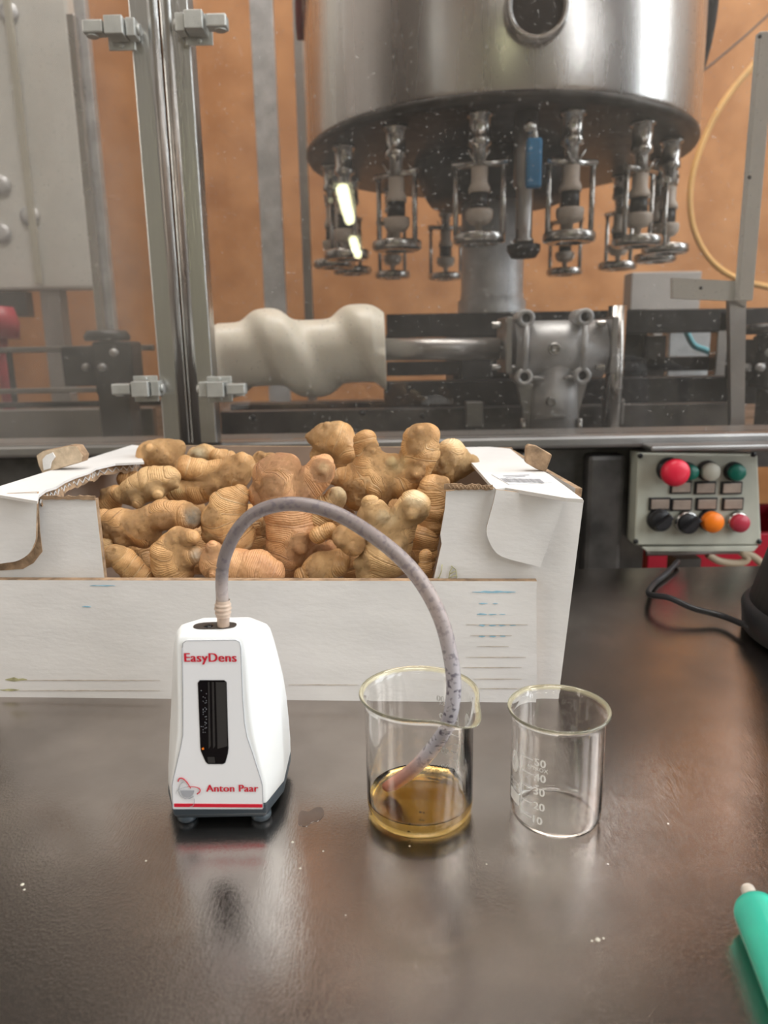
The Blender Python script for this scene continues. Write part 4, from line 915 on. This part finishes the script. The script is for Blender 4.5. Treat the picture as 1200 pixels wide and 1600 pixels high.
# control panel
YC = 0.86
cc = P(1092, 782, YC)
cpn = thing('control_panel', 'pale green machine control panel with eight buttons and switches', 'control panel', (cc.x, YC, ZT - 0.1))
def Q(x, y, y_=0.0): return P(x, y, YC - 0.03 - y_)
bm = BM(); plate(bm, [Q(997, 708), Q(1184, 711), Q(1190, 852), Q(991, 852)], 0.03, 0, 0, (0, -1, 0)); obj('face_plate', bm, M['panel'], cpn, bev=0.002)
bm = BM(); plate(bm, [Q(1003, 855), Q(1186, 853), Q(1178, 862), Q(1010, 862)], 0.028, 0, 0, (0, -1, 0)); obj('lower_lip', bm, M['panel'], cpn, bev=0.001)
def button(x, y, r, h, m, name, lab_, ringm=None, rr=None, tilt=None):
    p = Q(x, y); k = mpp(p); d = Vector((0, -1, 0)); rt_ = rotm(d); 
    bm = BM(); R_ = (rr or r + 2) * k; lathe(bm, [(R_ , 0.0002), (R_, 0.006), (R_ * 0.92, 0.008), (0, 0.008)], p, rt_, 28); o = obj(name, bm, ringm or M['black'], cpn, label=lab_)
    bm = BM(); r *= k; lathe(bm, [(r, 0.0078), (r, 0.008 + h * 0.8), (r * 0.9, 0.008 + h), (0, 0.0085 + h)], p, rt_, 28); obj('cap', bm, m, o); return o, p, k
o, p, k = button(1044, 733, 12, 0.014, M['redd'], 'emergency_stop', 'large red mushroom emergency stop button', rr=19)
o2 = obj('mushroom_head', one(lathe, [(12 * k, 0.02), (21 * k, 0.025), (21 * k, 0.031), (18.5 * k, 0.0345), (10 * k, 0.0365), (0, 0.037)], Q(1040, 732), rotm((0, -1, 0)), 36), M['redpl'], o)
button(1071, 735, 12, 0.010, M['greenpl'], 'push_button', 'green push button behind the emergency stop')
button(1104, 735, 14, 0.006, M['creampl'], 'push_button', 'cream push button', M['kettle'])
button(1145, 736, 13, 0.006, M['greenpl'], 'push_button', 'green push button at the top right')
button(1106, 812, 16, 0.010, M['orangepl'], 'indicator_lamp', 'orange indicator lens', rr=17)
button(1149, 814, 14, 0.008, M['redlens'], 'push_button', 'dull red push button with chrome ring', M['steel'])
for (x, y, ringm, lb) in ((1028, 811, M['black'], 'black rotary switch'), (1070, 815, M['steel'], 'black rotary switch with chrome ring')):
    o, p, k = button(x, y, 16, 0.006, M['black'], 'rotary_switch', lb, ringm, rr=18)
    bm = BM(); bx(bm, p + Vector((0, -0.018, 0)), (30 * k, 0.01, 8 * k), Matrix.Rotation(R(-42), 3, 'Y'), 0.001); obj('pointer', bm, M['black'], o)
for (x, y) in ((1063, 761), (1101, 762), (1142, 762), (1030, 787), (1064, 788), (1103, 787), (1144, 787)):
    p = Q(x, y, 0.0); k = mpp(p)
    bm = BM(); bx(bm, p + Vector((0, -0.001, 0)), (33 * k, 0.003, 20 * k), bev=0.0005); o = obj('name_plate', bm, M['black'], cpn)
    bm = BM(); bx(bm, p + Vector((0, -0.0028, 0)), (28 * k, 0.002, 15 * k), bev=0.0005); obj('plate_insert', bm, M['plate'], o)
for (x, y) in ((1177, 710), (1186, 846), (993, 846), (1000, 712)): obj('screw', one(lathe, [(0.003, 0), (0.003, 0.0015), (0, 0.002)], Q(x, y), rotm((0, -1, 0)), 14), M['black'], cpn)
bm = BM(); bx(bm, (cc.x, YC + 0.03, ZT - 0.22), (0.03, 0.03, 0.34)); obj('bracket', bm, M['darksteel'], cpn)
bm = BM(); tube(bm, [P(1010, 864, YC - 0.02), P(1155, 861, YC - 0.02)], 0.0035, 10); obj('rail', bm, M['sill'], cpn)
ra = P(1088, 858, 0.98); rb = P(1195, 858, 0.98)
rc = thing('red_crate', 'bright red plastic crate glimpsed beneath the control panel', 'crate', ((ra.x + rb.x) / 2, 1.05, 0))
zt_ = ra.z + 0.02
cxl = P(1014, 858, 0.98).x
for (c, s) in (((cxl + 0.14, 0.99, zt_ / 2), (0.28, 0.012, zt_)), ((cxl + 0.14, 1.17, zt_ / 2), (0.28, 0.012, zt_)), ((cxl + 0.006, 1.08, zt_ / 2), (0.012, 0.167, zt_)), ((cxl + 0.274, 1.08, zt_ / 2), (0.012, 0.167, zt_))):
    obj('crate_wall', one(bx, c, s, None, 0.002), M['redpl'], rc)
tag(obj('cream_hose', one(tube, spline([P(1105, 866, 0.93), P(1125, 877, 0.93), P(1155, 880, 0.93), P(1168, 872, 0.93), P(1158, 862, 0.93), P(1190, 882, 0.93), P(1210, 950, 0.93)], 8), 0.005, 10), M['cream']), 'cream hose curling in front of the red crate', 'hose')

# feed screw (worm)
YW = 1.02
wa, wb = P(338, 556, YW), P(602, 546, YW); kW = mpp(wa)
ws = thing('feed_screw', 'ivory plastic bottle feed screw lying horizontally behind the right door', 'feed screw', (wa + wb) / 2)
bm = BM(); NX, NT = 110, 64; L_ = (wb - wa).length; wx = (wb - wa).normalized(); wz = Vector((0, 0, 1)); wz = (wz - wx * wz.dot(wx)).normalized(); wy = wz.cross(wx)
Ro = 70 * kW; rows = []
for i in range(NX + 1):
    t = i / NX; row = []
    for j in range(NT):
        a = 2 * math.pi * j / NT
        ph = (t * 264 / 143.0 - 80 / 143.0) - (a - math.pi / 2) / (2 * math.pi)
        u = ph - math.floor(ph); u = min(u, 1 - u)                     # 0 on the crest
        g = 1 / (1 + math.exp((u - 0.19 - 0.03 * t) / 0.04))
        pitch_boost = min(1, t * 1.6 + 0.25)
        r = Ro * (0.70 + 0.30 * g * (0.80 + 0.20 * pitch_boost))
        if t < 0.03: r *= 0.93 + 0.07 * t / 0.03
        if t > 0.93: r = min(r, Ro * (1 - 1.7 * (t - 0.93))) if math.sin(a) > 0 else r
        row.append(bm.verts.new(wa + wx * (L_ * t) + (wz * math.sin(a) + wy * math.cos(a)) * r))
    rows.append(row)
for a, b in zip(rows[:-1], rows[1:]):
    for j in range(NT): bm.faces.new((a[j], a[(j + 1) % NT], b[(j + 1) % NT], b[j])).smooth = True
bm.faces.new(rows[0][::-1]); bm.faces.new(rows[-1]); obj('screw_body', bm, M['worm'], ws)
we = P(780, 545, YW); obj('shaft', one(cyl, wb, we, 17 * kW, n=28), M['sill'], ws)
obj('shaft', one(cyl, wa - wx * 0.05, wa, 16 * kW, n=24), M['blackm'], ws)
bm = BM(); c = wa - wx * 0.035; bx(bm, (c.x, c.y, (c.z + 0.05 + DK) / 2), (0.03, 0.06, c.z + 0.05 - DK)); obj('bearing_block', bm, M['blackm'], ws)

# gearbox
YG = 1.02
def G(x, y, o=0.0): return P(x, y, YG + o)
kg = mpp(G(866, 550))
gb = thing('gearbox', 'cast aluminium tee shaped gearbox with four round bolt bosses', 'gearbox', (G(866, 690).x, YG, zs1 - 0.02))
bm = BM(); a, b = G(800, 547), G(940, 545); cyl(bm, a, b, 44 * kg, n=40); obj('main_housing', bm, M['cast'], gb)
bm = BM(); v0, v1 = G(866, 560), G(862, 690); v1.z = DK; cyl(bm, v0, v1, 36 * kg, 40 * kg, 36); lathe(bm, [(36 * kg, 0), (34 * kg, 0.012), (22 * kg, 0.024), (0, 0.03)], v0, None, 36); obj('lower_housing', bm, M['cast'], gb)
for x, y in ((823, 497), (915, 495), (820, 589), (911, 587)):
    p = G(x, y, -0.045); bm = BM()
    lathe(bm, [(7 * kg, 0.0), (12.5 * kg, 0.0), (12.5 * kg, -0.045), (7 * kg, -0.045)], p, rotm((0, -1, 0)), 28, True); o = obj('boss', bm, M['cast'], gb)
    obj('boss_hole', one(lathe, [(7 * kg, -0.006), (0, -0.006)], p, rotm((0, -1, 0)), 20), M['black'], o)
for xa, xb in ((823, 820), (915, 911)):
    bm = BM(); tube(bm, [G(xa, 508, -0.042), G(xb, 578, -0.042)], 5 * kg, 8); obj('web', bm, M['cast'], gb)
for q_ in ([G(832, 590, -0.04), G(850, 590, -0.035)], [G(880, 590, -0.035), G(899, 589, -0.04)]): obj('web', one(tube, q_, 3 * kg, 8), M['cast'], gb)
for x in (788, 946): 
    bm = BM(); p = G(x, 540); bx(bm, p, (10 * kg, 0.08, 84 * kg), bev=0.002); obj('end_flange', bm, M['sill'], gb)
for x, y in ((776, 508), (776, 574), (799, 573), (938, 506), (937, 573)):
    bm = BM(); p = G(x, y, -0.03); lathe(bm, [(5.5 * kg, -0.006), (5.5 * kg, 0.004), (4 * kg, 0.006), (0, 0.006)], p, rotm((1 if x < 850 else -1, 0, 0)), 6); obj('flange_bolt', bm, M['steel'], gb)
p = G(866, 545, -0.042); bm = BM(); lathe(bm, [(9 * kg, -0.01), (9 * kg, 0.004), (7 * kg, 0.006), (6 * kg, 0.002), (0, 0.002)], p, rotm((0, -1, 0)), 24); obj('plug', bm, M['steel'], gb)
bm = BM(); p = G(862, 628, -0.045); lathe(bm, [(7 * kg, -0.01), (7 * kg, 0.0016), (5 * kg, 0.0016), (0, 0.0006)], p, rotm((0, -1, 0)), 24); plate(bm, [G(x, y, -0.0405) for x, y in ((836, 652), (884, 650), (884, 653), (836, 655))], 0.01, 0, 0, (0, -1, 0)); obj('cast_mark', bm, M['sill'], gb)
bm = BM(); plate(bm, [G(x, y, -0.01) for x, y in ((808, 600), (918, 598), (906, 640), (902, 676), (818, 676), (816, 640))], 0.012, 0, 0, (0, -1, 0)); obj('side_rib', bm, M['sill'], gb, bev=0.001)
for x in (818, 905): bm = BM(); p = G(x, 668, -0.02); lathe(bm, [(5 * kg, 0), (5 * kg, 0.012), (0, 0.013)], p, None, 6); obj('base_bolt', bm, M['steel'], gb)

# conveyor and rails
YR = 1.16
cv = thing('conveyor', 'dark conveyor bed with black guide rails under the filler', 'conveyor', (0.1, YR, zs0 - 0.02))
def rail(name, x0, x1, y0, y1, Y, dep, m, bev=0.002, ):
    a, b = P(x0, (y0 + y1) / 2, Y), P(x1, (y0 + y1) / 2, Y); h = (y1 - y0) * mpp(a)
    bm = BM(); z = (a.z + b.z) / 2; bx(bm, ((a.x + b.x) / 2, Y + dep / 2, z), (b.x - a.x, dep, h), bev=bev); return obj(name, bm, m, cv)
rail('bed_plate', 345, 1160, 636, 684, 1.10, 0.02, M['darksteel'])
for x, y in ((395, 652), (567, 645), (660, 650)): obj('bolt_hole', one(lathe, [(0.0045, 0.0), (0.0045, 0.001), (0, 0.001)], P(x, y, 1.0995), rotm((0, -1, 0)), 14), M['black'], cv)
rail('guide_rail', 600, 1230, 592, 636, 1.16, 0.05, M['blackm'])
rail('guide_rail', 604, 1235, 486, 522, 1.30, 0.04, M['blackm'])
rail('guide_rail', 604, 1240, 560, 582, 1.34, 0.03, M['blackm'])
rail('guide_rail', 360, 610, 630, 648, 1.16, 0.05, M['blackm'])
rail('guide_rail', -40, 240, 541, 550, 1.25, 0.01, M['sill'])
rail('guide_rail', -40, 240, 606, 614, 1.20, 0.01, M['sill'])
rail('guide_rail', -40, 250, 628, 636, 1.2, 0.02, M['blackm'])
rail('bed_plate', -60, 240, 640, 690, 1.15, 0.02, M['sill'])
rail('rail_spacer', 603, 640, 522, 562, 1.31, 0.02, M['blackm'])
rail('rail_spacer', 690, 720, 530, 562, 1.31, 0.02, M['cast'])
rail('rail_spacer', 720, 770, 560, 592, 1.31, 0.02, M['blackm'])
rail('support_post', 13, 20, 550, 628, 1.23, 0.01, M['blackm'])
rail('support_post', 960, 1010, 486, 640, 1.36, 0.03, M['blackm'])
rail('support_post', 728, 756, 628, 668, 1.05, 0.02, M['sill'])
rail('support_post', 946, 976, 624, 664, 1.04, 0.02, M['sill'])
rail('support_post', 1118, 1145, 490, 640, 1.3, 0.03, M['sill'])
rail('support_post', 1010, 1040, 525, 592, 1.34, 0.02, M['kettle'])
a, b = P(965, 478, 1.02), P(965, 622, 1.02)
tag(obj('steel_column', one(cyl, a, Vector((a.x, a.y, DK)), 14 * mpp(a), n=24), M['steel']), 'polished round steel column just right of the gearbox', 'column')
for px, lb in ((160, 'black star shaped clamp block on the left rails'), (1188, 'black clamp knob stack near the right edge rails')):
    s = 1 if px < 600 else 0.85; p = lambda x, y, Y=1.10: P(px + (x - 160) * s, y + (0 if px < 600 else -10), Y)
    k = mpp(p(160, 600)); cb = thing('rail_clamp', lb, 'clamp', (p(160, 600).x, 1.1, zs0 - 0.02))
    bm = BM(); lathe(bm, [(0, -0.004), (34 * k * s, -0.004), (36 * k * s, 0.002), (30 * k * s, 0.010), (0, 0.012)], p(168, 528), None, 10); obj('clamp_knob', bm, M['black'], cb)
    bm = BM(); a = p(168, 532); cyl(bm, a, p(168, 560), 12 * k, n=16); obj('spindle', bm, M['black'], cb)
    bm = BM(); c_ = p(186, 575); bx(bm, c_, (60 * k * s, 0.05, 80 * k), bev=0.004); bx(bm, p(188, 640), (48 * k * s, 0.05, 90 * k), bev=0.004); obj('clamp_body', bm, M['blackm'], cb)
    bm = BM(); bx(bm, p(130, 572, 1.12), (54 * k * s, 0.03, 62 * k), bev=0.003); obj('side_block', bm, M['blackm'], cb)
    bm = BM(); 
    for x, y in ((178, 551), (160, 574), (135, 574)): lathe(bm, [(6 * k, -0.004), (6 * k, 0.004), (0, 0.005)], P(px + (x - 160) * s, y, 1.07 if x > 150 else 1.10), rotm((0, -1, 0)), 12)
    obj('clamp_bolt', bm, M['cast'], cb)

# filler carousel
DC, RD, RC = 1.45, 0.342, 0.300
CX = 0.215
zu = CAM.z + 0.326                              # underside of the bowl
fc = thing('filler_carousel', 'large round stainless filler bowl with a ring of hanging filling valves', 'bottle filler', (CX, DC, zu))
C3 = Vector((CX, DC, 0))
bm = BM(); lathe(bm, [(RD - 0.003, zu + 0.0165), (RD - 0.001, zu + 0.022), (RD - 0.001, zu + 0.62), (0, zu + 0.66)], C3, None, 128); obj('bowl_wall', bm, M['drum'], fc)
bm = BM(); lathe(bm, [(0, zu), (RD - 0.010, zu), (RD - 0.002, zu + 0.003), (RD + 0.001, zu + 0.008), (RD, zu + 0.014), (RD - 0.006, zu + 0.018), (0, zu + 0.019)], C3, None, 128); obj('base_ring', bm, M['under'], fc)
bm = BM(); lathe(bm, [(0, zu - 0.07), (0.12, zu - 0.07), (0.13, zu - 0.055), (0.15, zu - 0.004), (0.0, zu - 0.001)], C3, None, 64); obj('hub', bm, M['blackm'], fc)
# sight port
yp = DC - RD; pp_ = P(832, 28, yp + 0.02); kp = mpp(pp_); nrm = Vector((pp_.x - CX, pp_.y - DC, 0)).normalized(); pp_ = Vector((CX, DC, pp_.z)) + nrm * (RD - 0.004); rtp = rotm(nrm)
bm = BM(); lathe(bm, [(38 * kp, 0), (49 * kp, 0), (50 * kp, 0.012), (48 * kp, 0.022), (40 * kp, 0.022), (38 * kp, 0.018)], pp_, rtp, 48, True); o = obj('sight_port', bm, M['steel'], fc)
bm = BM(); lathe(bm, [(38.5 * kp, 0.012), (0, 0.012)], pp_, rtp, 40); obj('port_glass', bm, M['kettle'], o)
for sgn, m in ((-1, M['redd']), (1, M['blackm'])):  # curved bands along the bowl sides, dark red left and black right
    pts_ = []
    for k in range(9):
        a = R(4 + k * 4) if sgn > 0 else R(176 - k * 4)
        pts_.append(Vector((CX + (RD + 0.004 + 0.002 * k) * math.cos(a), DC + (RD + 0.008) * math.sin(-a) * 0.8, zu + (0.13 if sgn > 0 else 0.20) + 0.02 * k)))
    obj('edge_arc', one(tube, spline(pts_, 4), 0.012 if sgn > 0 else 0.006, 10), m, fc, label='curved band hugging the bowl edge')
# valves
AZ0 = R(-12.9); YV = DC - RC * math.cos(AZ0); 
def zv(y): return P(748, y, YV).z - zu
kv = mpp(P(748, 300, YV))
def valve(az, first=None):
    o = bpy.data.objects.new('filling_valve', None); COL.objects.link(o); o.parent = fc; o.empty_display_size = 0.02
    o.location = (RC * math.sin(az), -RC * math.cos(az), 0); o.rotation_euler = (0, 0, az)
    if first:
        for ch in first.children:
            c = ch.copy(); COL.objects.link(c); c.parent = o
        return o
    def sub(name, bm, m):
        me = bpy.data.meshes.new(name); bmesh.ops.recalc_face_normals(bm, faces=bm.faces); bm.to_mesh(me); bm.free(); me.materials.append(m)
        q = bpy.data.objects.new(name, me); COL.objects.link(q); q.parent = o
    Z = lambda y: zv(y)
    sub('collar', one(lathe, [(0, 0), (20 * kv, 0), (20 * kv, Z(183)), (16 * kv, Z(184)), (16 * kv, Z(216)), (17.5 * kv, Z(218)), (17.5 * kv, Z(228)), (12 * kv, Z(231)), (9 * kv, Z(262)), (0, Z(262))], (0, 0, 0), None, 24), M['steel'])
    bm = BM(); tube(bm, [Vector((-43 * kv, 0, Z(256))), Vector((43 * kv, 0, Z(256)))], 5.5 * kv, 10); sub('cross_bar', bm, M['steel'])
    for s in (-1, 1): sub('rod', one(cyl, (s * 37 * kv, 0, Z(254)), (s * 37 * kv, 0, Z(373)), 4.2 * kv, n=12), M['steel'])
    bm = BM(); lathe(bm, [(20 * kv, Z(366)), (39 * kv, Z(366)), (41 * kv, Z(369)), (41 * kv, Z(379)), (37 * kv, Z(382)), (20 * kv, Z(382))], (0, 0, 0), None, 28, True); sub('bell_ring', bm, M['steel'])
    bm = BM(); lathe(bm, [(0, Z(262)), (13 * kv, Z(262)), (13 * kv, Z(285)), (17 * kv, Z(294)), (17 * kv, Z(302)), (0, Z(302))], (0, 0, 0), None, 24); sub('white_sleeve', bm, M['whitepl'])
    bm = BM(); lathe(bm, [(0, Z(302)), (14.5 * kv, Z(302)), (14.5 * kv, Z(328)), (0, Z(328))], (0, 0, 0), None, 24); sub('rubber_bellows', bm, M['black'])
    bm = BM(); lathe(bm, [(0, Z(328)), (21 * kv, Z(328)), (22 * kv, Z(333)), (21 * kv, Z(342)), (15 * kv, Z(350)), (6 * kv, Z(352)), (5 * kv, Z(366)), (0, Z(366))], (0, 0, 0), None, 24); sub('centering_cup', bm, M['whitepl'])
    pts_ = []
    for i in range(60):
        t = i / 59; a = t * 2 * math.pi * 6; pts_.append(Vector((9 * kv * math.cos(a), -3 * kv + 9 * kv * math.sin(a), Z(232) + (Z(258) - Z(232)) * t)))
    sub('spring', one(tube, pts_, 0.8 * kv, 5), M['steel'])
    bm = BM(); tube(bm, [Vector((-17 * kv, -14 * kv, Z(236))), Vector((-3 * kv, -12 * kv, Z(262)))], 1.6 * kv, 6); tube(bm, [Vector((17 * kv, -14 * kv, Z(238))), Vector((4 * kv, -12 * kv, Z(260)))], 1.6 * kv, 6); sub('fork', bm, M['steel'])
    return o
bpy.context.view_layer.update()
v0_ = valve(AZ0)
for i in range(1, 14): valve(AZ0 + 2 * math.pi * i / 14, v0_)
# drain pipe with blue lever
pd = P(822, 200, YV + 0.005); k = mpp(pd)
bm = BM(); z_ = lambda y: P(822, y, YV).z
lathe(bm, [(0, zu - 0.0), (18 * k, zu - 0.0), (18 * k, z_(290)), (13 * k, z_(296)), (13 * k, z_(372)), (16 * k, z_(374)), (16 * k, z_(381)), (0, z_(381))], (P(820, 290, YV).x, YV, 0), None, 28); dp_ = obj('drain_pipe', bm, M['sill'], fc)
bm = BM(); lathe(bm, [(0, z_(381)), (27 * k, z_(383)), (27 * k, z_(392)), (20 * k, z_(403)), (0, z_(404))], (P(818, 390, YV).x, YV, 0), None, 12); obj('drain_knob', bm, M['blackm'], dp_)
bm = BM(); bx(bm, P(834, 255, YV - 0.03), (24 * k, 0.012, 72 * k), bev=0.004); obj('lever_grip', bm, M['blue'], dp_, label='blue rubber lever grip')
bm = BM(); tube(bm, spline([P(822, 198, YV - 0.025), P(834, 202, YV - 0.03), P(836, 225, YV - 0.03)], 6), 5 * k, 8); lathe(bm, [(0, 0), (10 * k, 0), (10 * k, 0.006), (4 * k, 0.009), (0, 0.009)], P(828, 199, YV - 0.028), rotm((0, -1, 0)), 18); obj('lever_arm', bm, M['steel'], dp_)
# central column
pcx = P(769, 420, DC).x; kc_ = mpp(P(769, 420, DC))
bm = BM(); zz2 = P(769, 482, DC).z; lathe(bm, [(0, zz2 - 0.05), (53 * kc_, zz2 - 0.05), (53 * kc_, zz2 + 0.012), (49 * kc_, zz2 + 0.018), (48 * kc_, zz2 + 0.03), (48 * kc_, zu - 0.071), (0, zu - 0.071)], (pcx, DC, 0), None, 48)
obj('centre_column', bm, M['cast'], fc, label='thick grey cylindrical column under the bowl')
bm = BM(); bx(bm, (pcx, DC, (zz2 - 0.05 + DK) / 2), (0.16, 0.16, zz2 - 0.05 - DK)); obj('column_foot', bm, M['blackm'], fc)

# rear frame posts, seen through the acrylic
def rpost(x0, x1, y, Y, m, lb, name='frame_post', cat='post', zlo=None, zhi=2.6, th=0.02):
    a, b = P(x0, y, Y), P(x1, y, Y); z0 = DK if zlo is None else zlo
    bm = BM(); bx(bm, ((a.x + b.x) / 2, Y, (z0 + zhi) / 2), (b.x - a.x, th, zhi - z0), bev=0.002); return tag(obj(name, bm, m), lb, cat)
rpost(405, 440, 300, 1.80, M['cast'], 'grey rear frame post right of the steel door posts')
rpost(470, 484, 330, 1.80, M['sill'], 'slim rear frame post just left of the filler bowl')
rpost(133, 146, 300, 1.35, M['steel'], 'thin bright upright rod beside the white cabinet', zhi=P(110, 25, 1.35).z)
rpost(146, 163, 300, 1.37, M['cast'], 'dull rear strip next to the bright upright rod', zhi=2.3)
a, b = P(1166, 270, 0.93), P(1190, 270, 0.93); bm = BM(); bx(bm, ((a.x + b.x) / 2, 0.93, (P(1180, 52, 0.93).z + P(1160, 470, 0.93).z) / 2), (b.x - a.x, 0.012, P(1180, 52, 0.93).z - P(1160, 470, 0.93).z), bev=0.001)
rg = tag(obj('flat_bar', bm, M['cabinet']), 'pale flat metal bar standing at the right edge', 'bar')
bm = BM(); plate(bm, [P(x, y, 0.935) for x, y in ((1052, 434), (1168, 440), (1166, 480), (1150, 470), (1052, 466))], 0.01, 0, 0, (0, -1, 0)); obj('bar_foot', bm, M['cabinet'], rg)
bm = BM(); plate(bm, [P(x, y, 0.94) for x, y in ((1140, 466), (1166, 470), (1163, 700), (1143, 700))], 0.01, 0, 0, (0, -1, 0)); obj('bar_upright', bm, M['sill'], rg)
for x, y in ((1187, 57), (1171, 277), (1095, 450)): obj('bolt_hole', one(lathe, [(0.0022, 0), (0.0022, 0.0006), (0, 0.0006)], P(x, y, 0.923), rotm((0, -1, 0)), 12), M['black'], rg)

# white cabinet at the left, further machine
YK = 1.6; zc0, zc1 = P(60, 452, YK).z, 2.6; xk = P(128, 250, YK).x
wc = thing('white_cabinet', 'off white cabinet behind the left guard door', 'cabinet', (xk - 0.4, YK + 0.15, zs0 - 0.02))
bm = BM(); bx(bm, (xk - 0.5, YK + 0.03, (zc0 + zc1) / 2), (1.0, 0.06, zc1 - zc0), bev=0.006); obj('cabinet_body', bm, M['cabinet'], wc)
bm = BM(); bx(bm, (P(45, 300, YK - 0.012).x, YK - 0.012, (zc0 + zc1) / 2), (0.012, 0.01, zc1 - zc0 - 0.02)); obj('cabinet_seam', bm, M['creampl'], wc)
for x, y in ((14, 20), (47, 338), (2, 290), (3, 365)):
    bm = BM(); p = P(x, y, YK - 0.002); k = mpp(p); lathe(bm, [(15 * k, 0), (15 * k, 0.004), (8 * k, 0.006), (0, 0.008)], p, rotm((0, -1, 0)), 20); obj('cabinet_bolt', bm, M['cast'], wc)
bm = BM(); bx(bm, (P(18, 480, YK).x - 0.1, YK + 0.02, P(18, 475, YK).z), (0.26, 0.03, 0.05)); obj('dark_strip', bm, M['kettle'], wc)
for x in (P(20, 560, YK).x - 0.3, P(100, 560, YK).x - 0.02): 
    bm = BM(); bx(bm, (x, YK + 0.03, (zc0 + DK) / 2), (0.04, 0.04, zc0 - DK)); obj('leg', bm, M['wall'], wc)
bm = BM(); p = P(-2, 505, 1.5); lathe(bm, [(0, -0.03), (0.035, -0.03), (0.038, 0), (0.03, 0.03), (0, 0.034)], p, None, 24); cyl(bm, p - Vector((0, 0, 0.03)), (p.x, p.y, DK), 0.012)
tag(obj('red_handwheel', bm, M['redlens']), 'dull red handwheel at the left edge below the cabinet', 'handwheel')

# right rear items
bm = BM(); a, b_ = P(1040, 425, 1.88), P(1040, 492, 1.88); bx(bm, (a.x, 1.9, (a.z + b_.z) / 2), (0.17, 0.06, a.z - b_.z), bev=0.003); bx(bm, (a.x, 1.9, (b_.z + DK) / 2), (0.04, 0.04, b_.z - DK))
tag(obj('grey_box', bm, M['wall']), 'small grey box on a stand right of the bowl', 'box')
bm = BM(); p = P(1080, 560, 1.5); bx(bm, p, (0.11, 0.04, 0.13), bev=0.004); bx(bm, (p.x, p.y, (p.z - 0.065 + DK) / 2), (0.03, 0.03, p.z - 0.065 - DK)); tag(obj('junction_box', bm, M['cast']), 'grey junction box framed by black rails', 'junction box')
tag(obj('cyan_hose', one(tube, spline([P(1072, 518, 1.42), P(1085, 540, 1.42), P(1110, 552, 1.42), P(1120, 580, 1.44), P(1122, 630, 1.45)], 8), 0.006, 8), M['bluehose']), 'short cyan hose in front of the junction box', 'hose')
tag(obj('amber_hose', one(tube, spline([P(1215, 60, 2.0), P(1130, 160, 2.0), P(1085, 260, 2.0), P(1080, 340, 2.0), P(1105, 400, 2.0), P(1150, 435, 2.0), P(1215, 452, 2.0)], 8), 0.008, 8), M['yelhose']), 'amber hose looping against the orange wall at right', 'hose')
tag(obj('thin_cable', one(tube, spline([P(1215, 10, 2.1), P(1160, 60, 2.1), P(1100, 110, 2.1), P(1060, 140, 2.1)], 6), 0.003, 6), M['kettle']), 'thin dark cable running diagonally on the orange wall', 'cable')

# fluorescent lamps high behind the camera: they show as yellow glints in the right door
def lamp(pa, pb, YP, zl, lb):
    ends = []
    for (x, y) in (pa, pb):
        d = ray(x, y); t = (zl - CAM.z) / d.z; p = CAM + d * t; ends.append(Vector((p.x, 2 * YP - p.y, zl)))
    a, b = ends; c = (a + b) / 2; o = thing('tube_lamp', lb, 'lamp', c, 'ceiling tube lamps')
    obj('glowing_tube', one(cyl, a, b, 0.055, n=14), M['tl'], o)
    d = (b - a).normalized(); ln = (b - a).length
    bm = BM(); bx(bm, c + Vector((0, 0, 0.08)), (0.18, ln + 0.1, 0.05), rotm(d).to_4x4().to_3x3() @ Matrix.Rotation(R(90), 3, 'X') if False else Matrix.Rotation(math.atan2(-d.x, d.y), 3, 'Z'), 0.005)
    obj('fixture', bm, M['cabinet'], o)
    for e in (a.lerp(b, 0.15), a.lerp(b, 0.85)): obj('hanger', one(cyl, e + Vector((0, 0, 0.1)), (e.x, e.y, ZC), 0.006, n=6), M['steel'], o)
lamp((535, 297), (546, 343), YM - 0.01, 2.5, 'nearer glowing tube lamp mirrored as the long yellow glint')
lamp((552, 376), (559, 398), YM - 0.01, 2.5, 'farther glowing tube lamp mirrored as the short yellow glint')
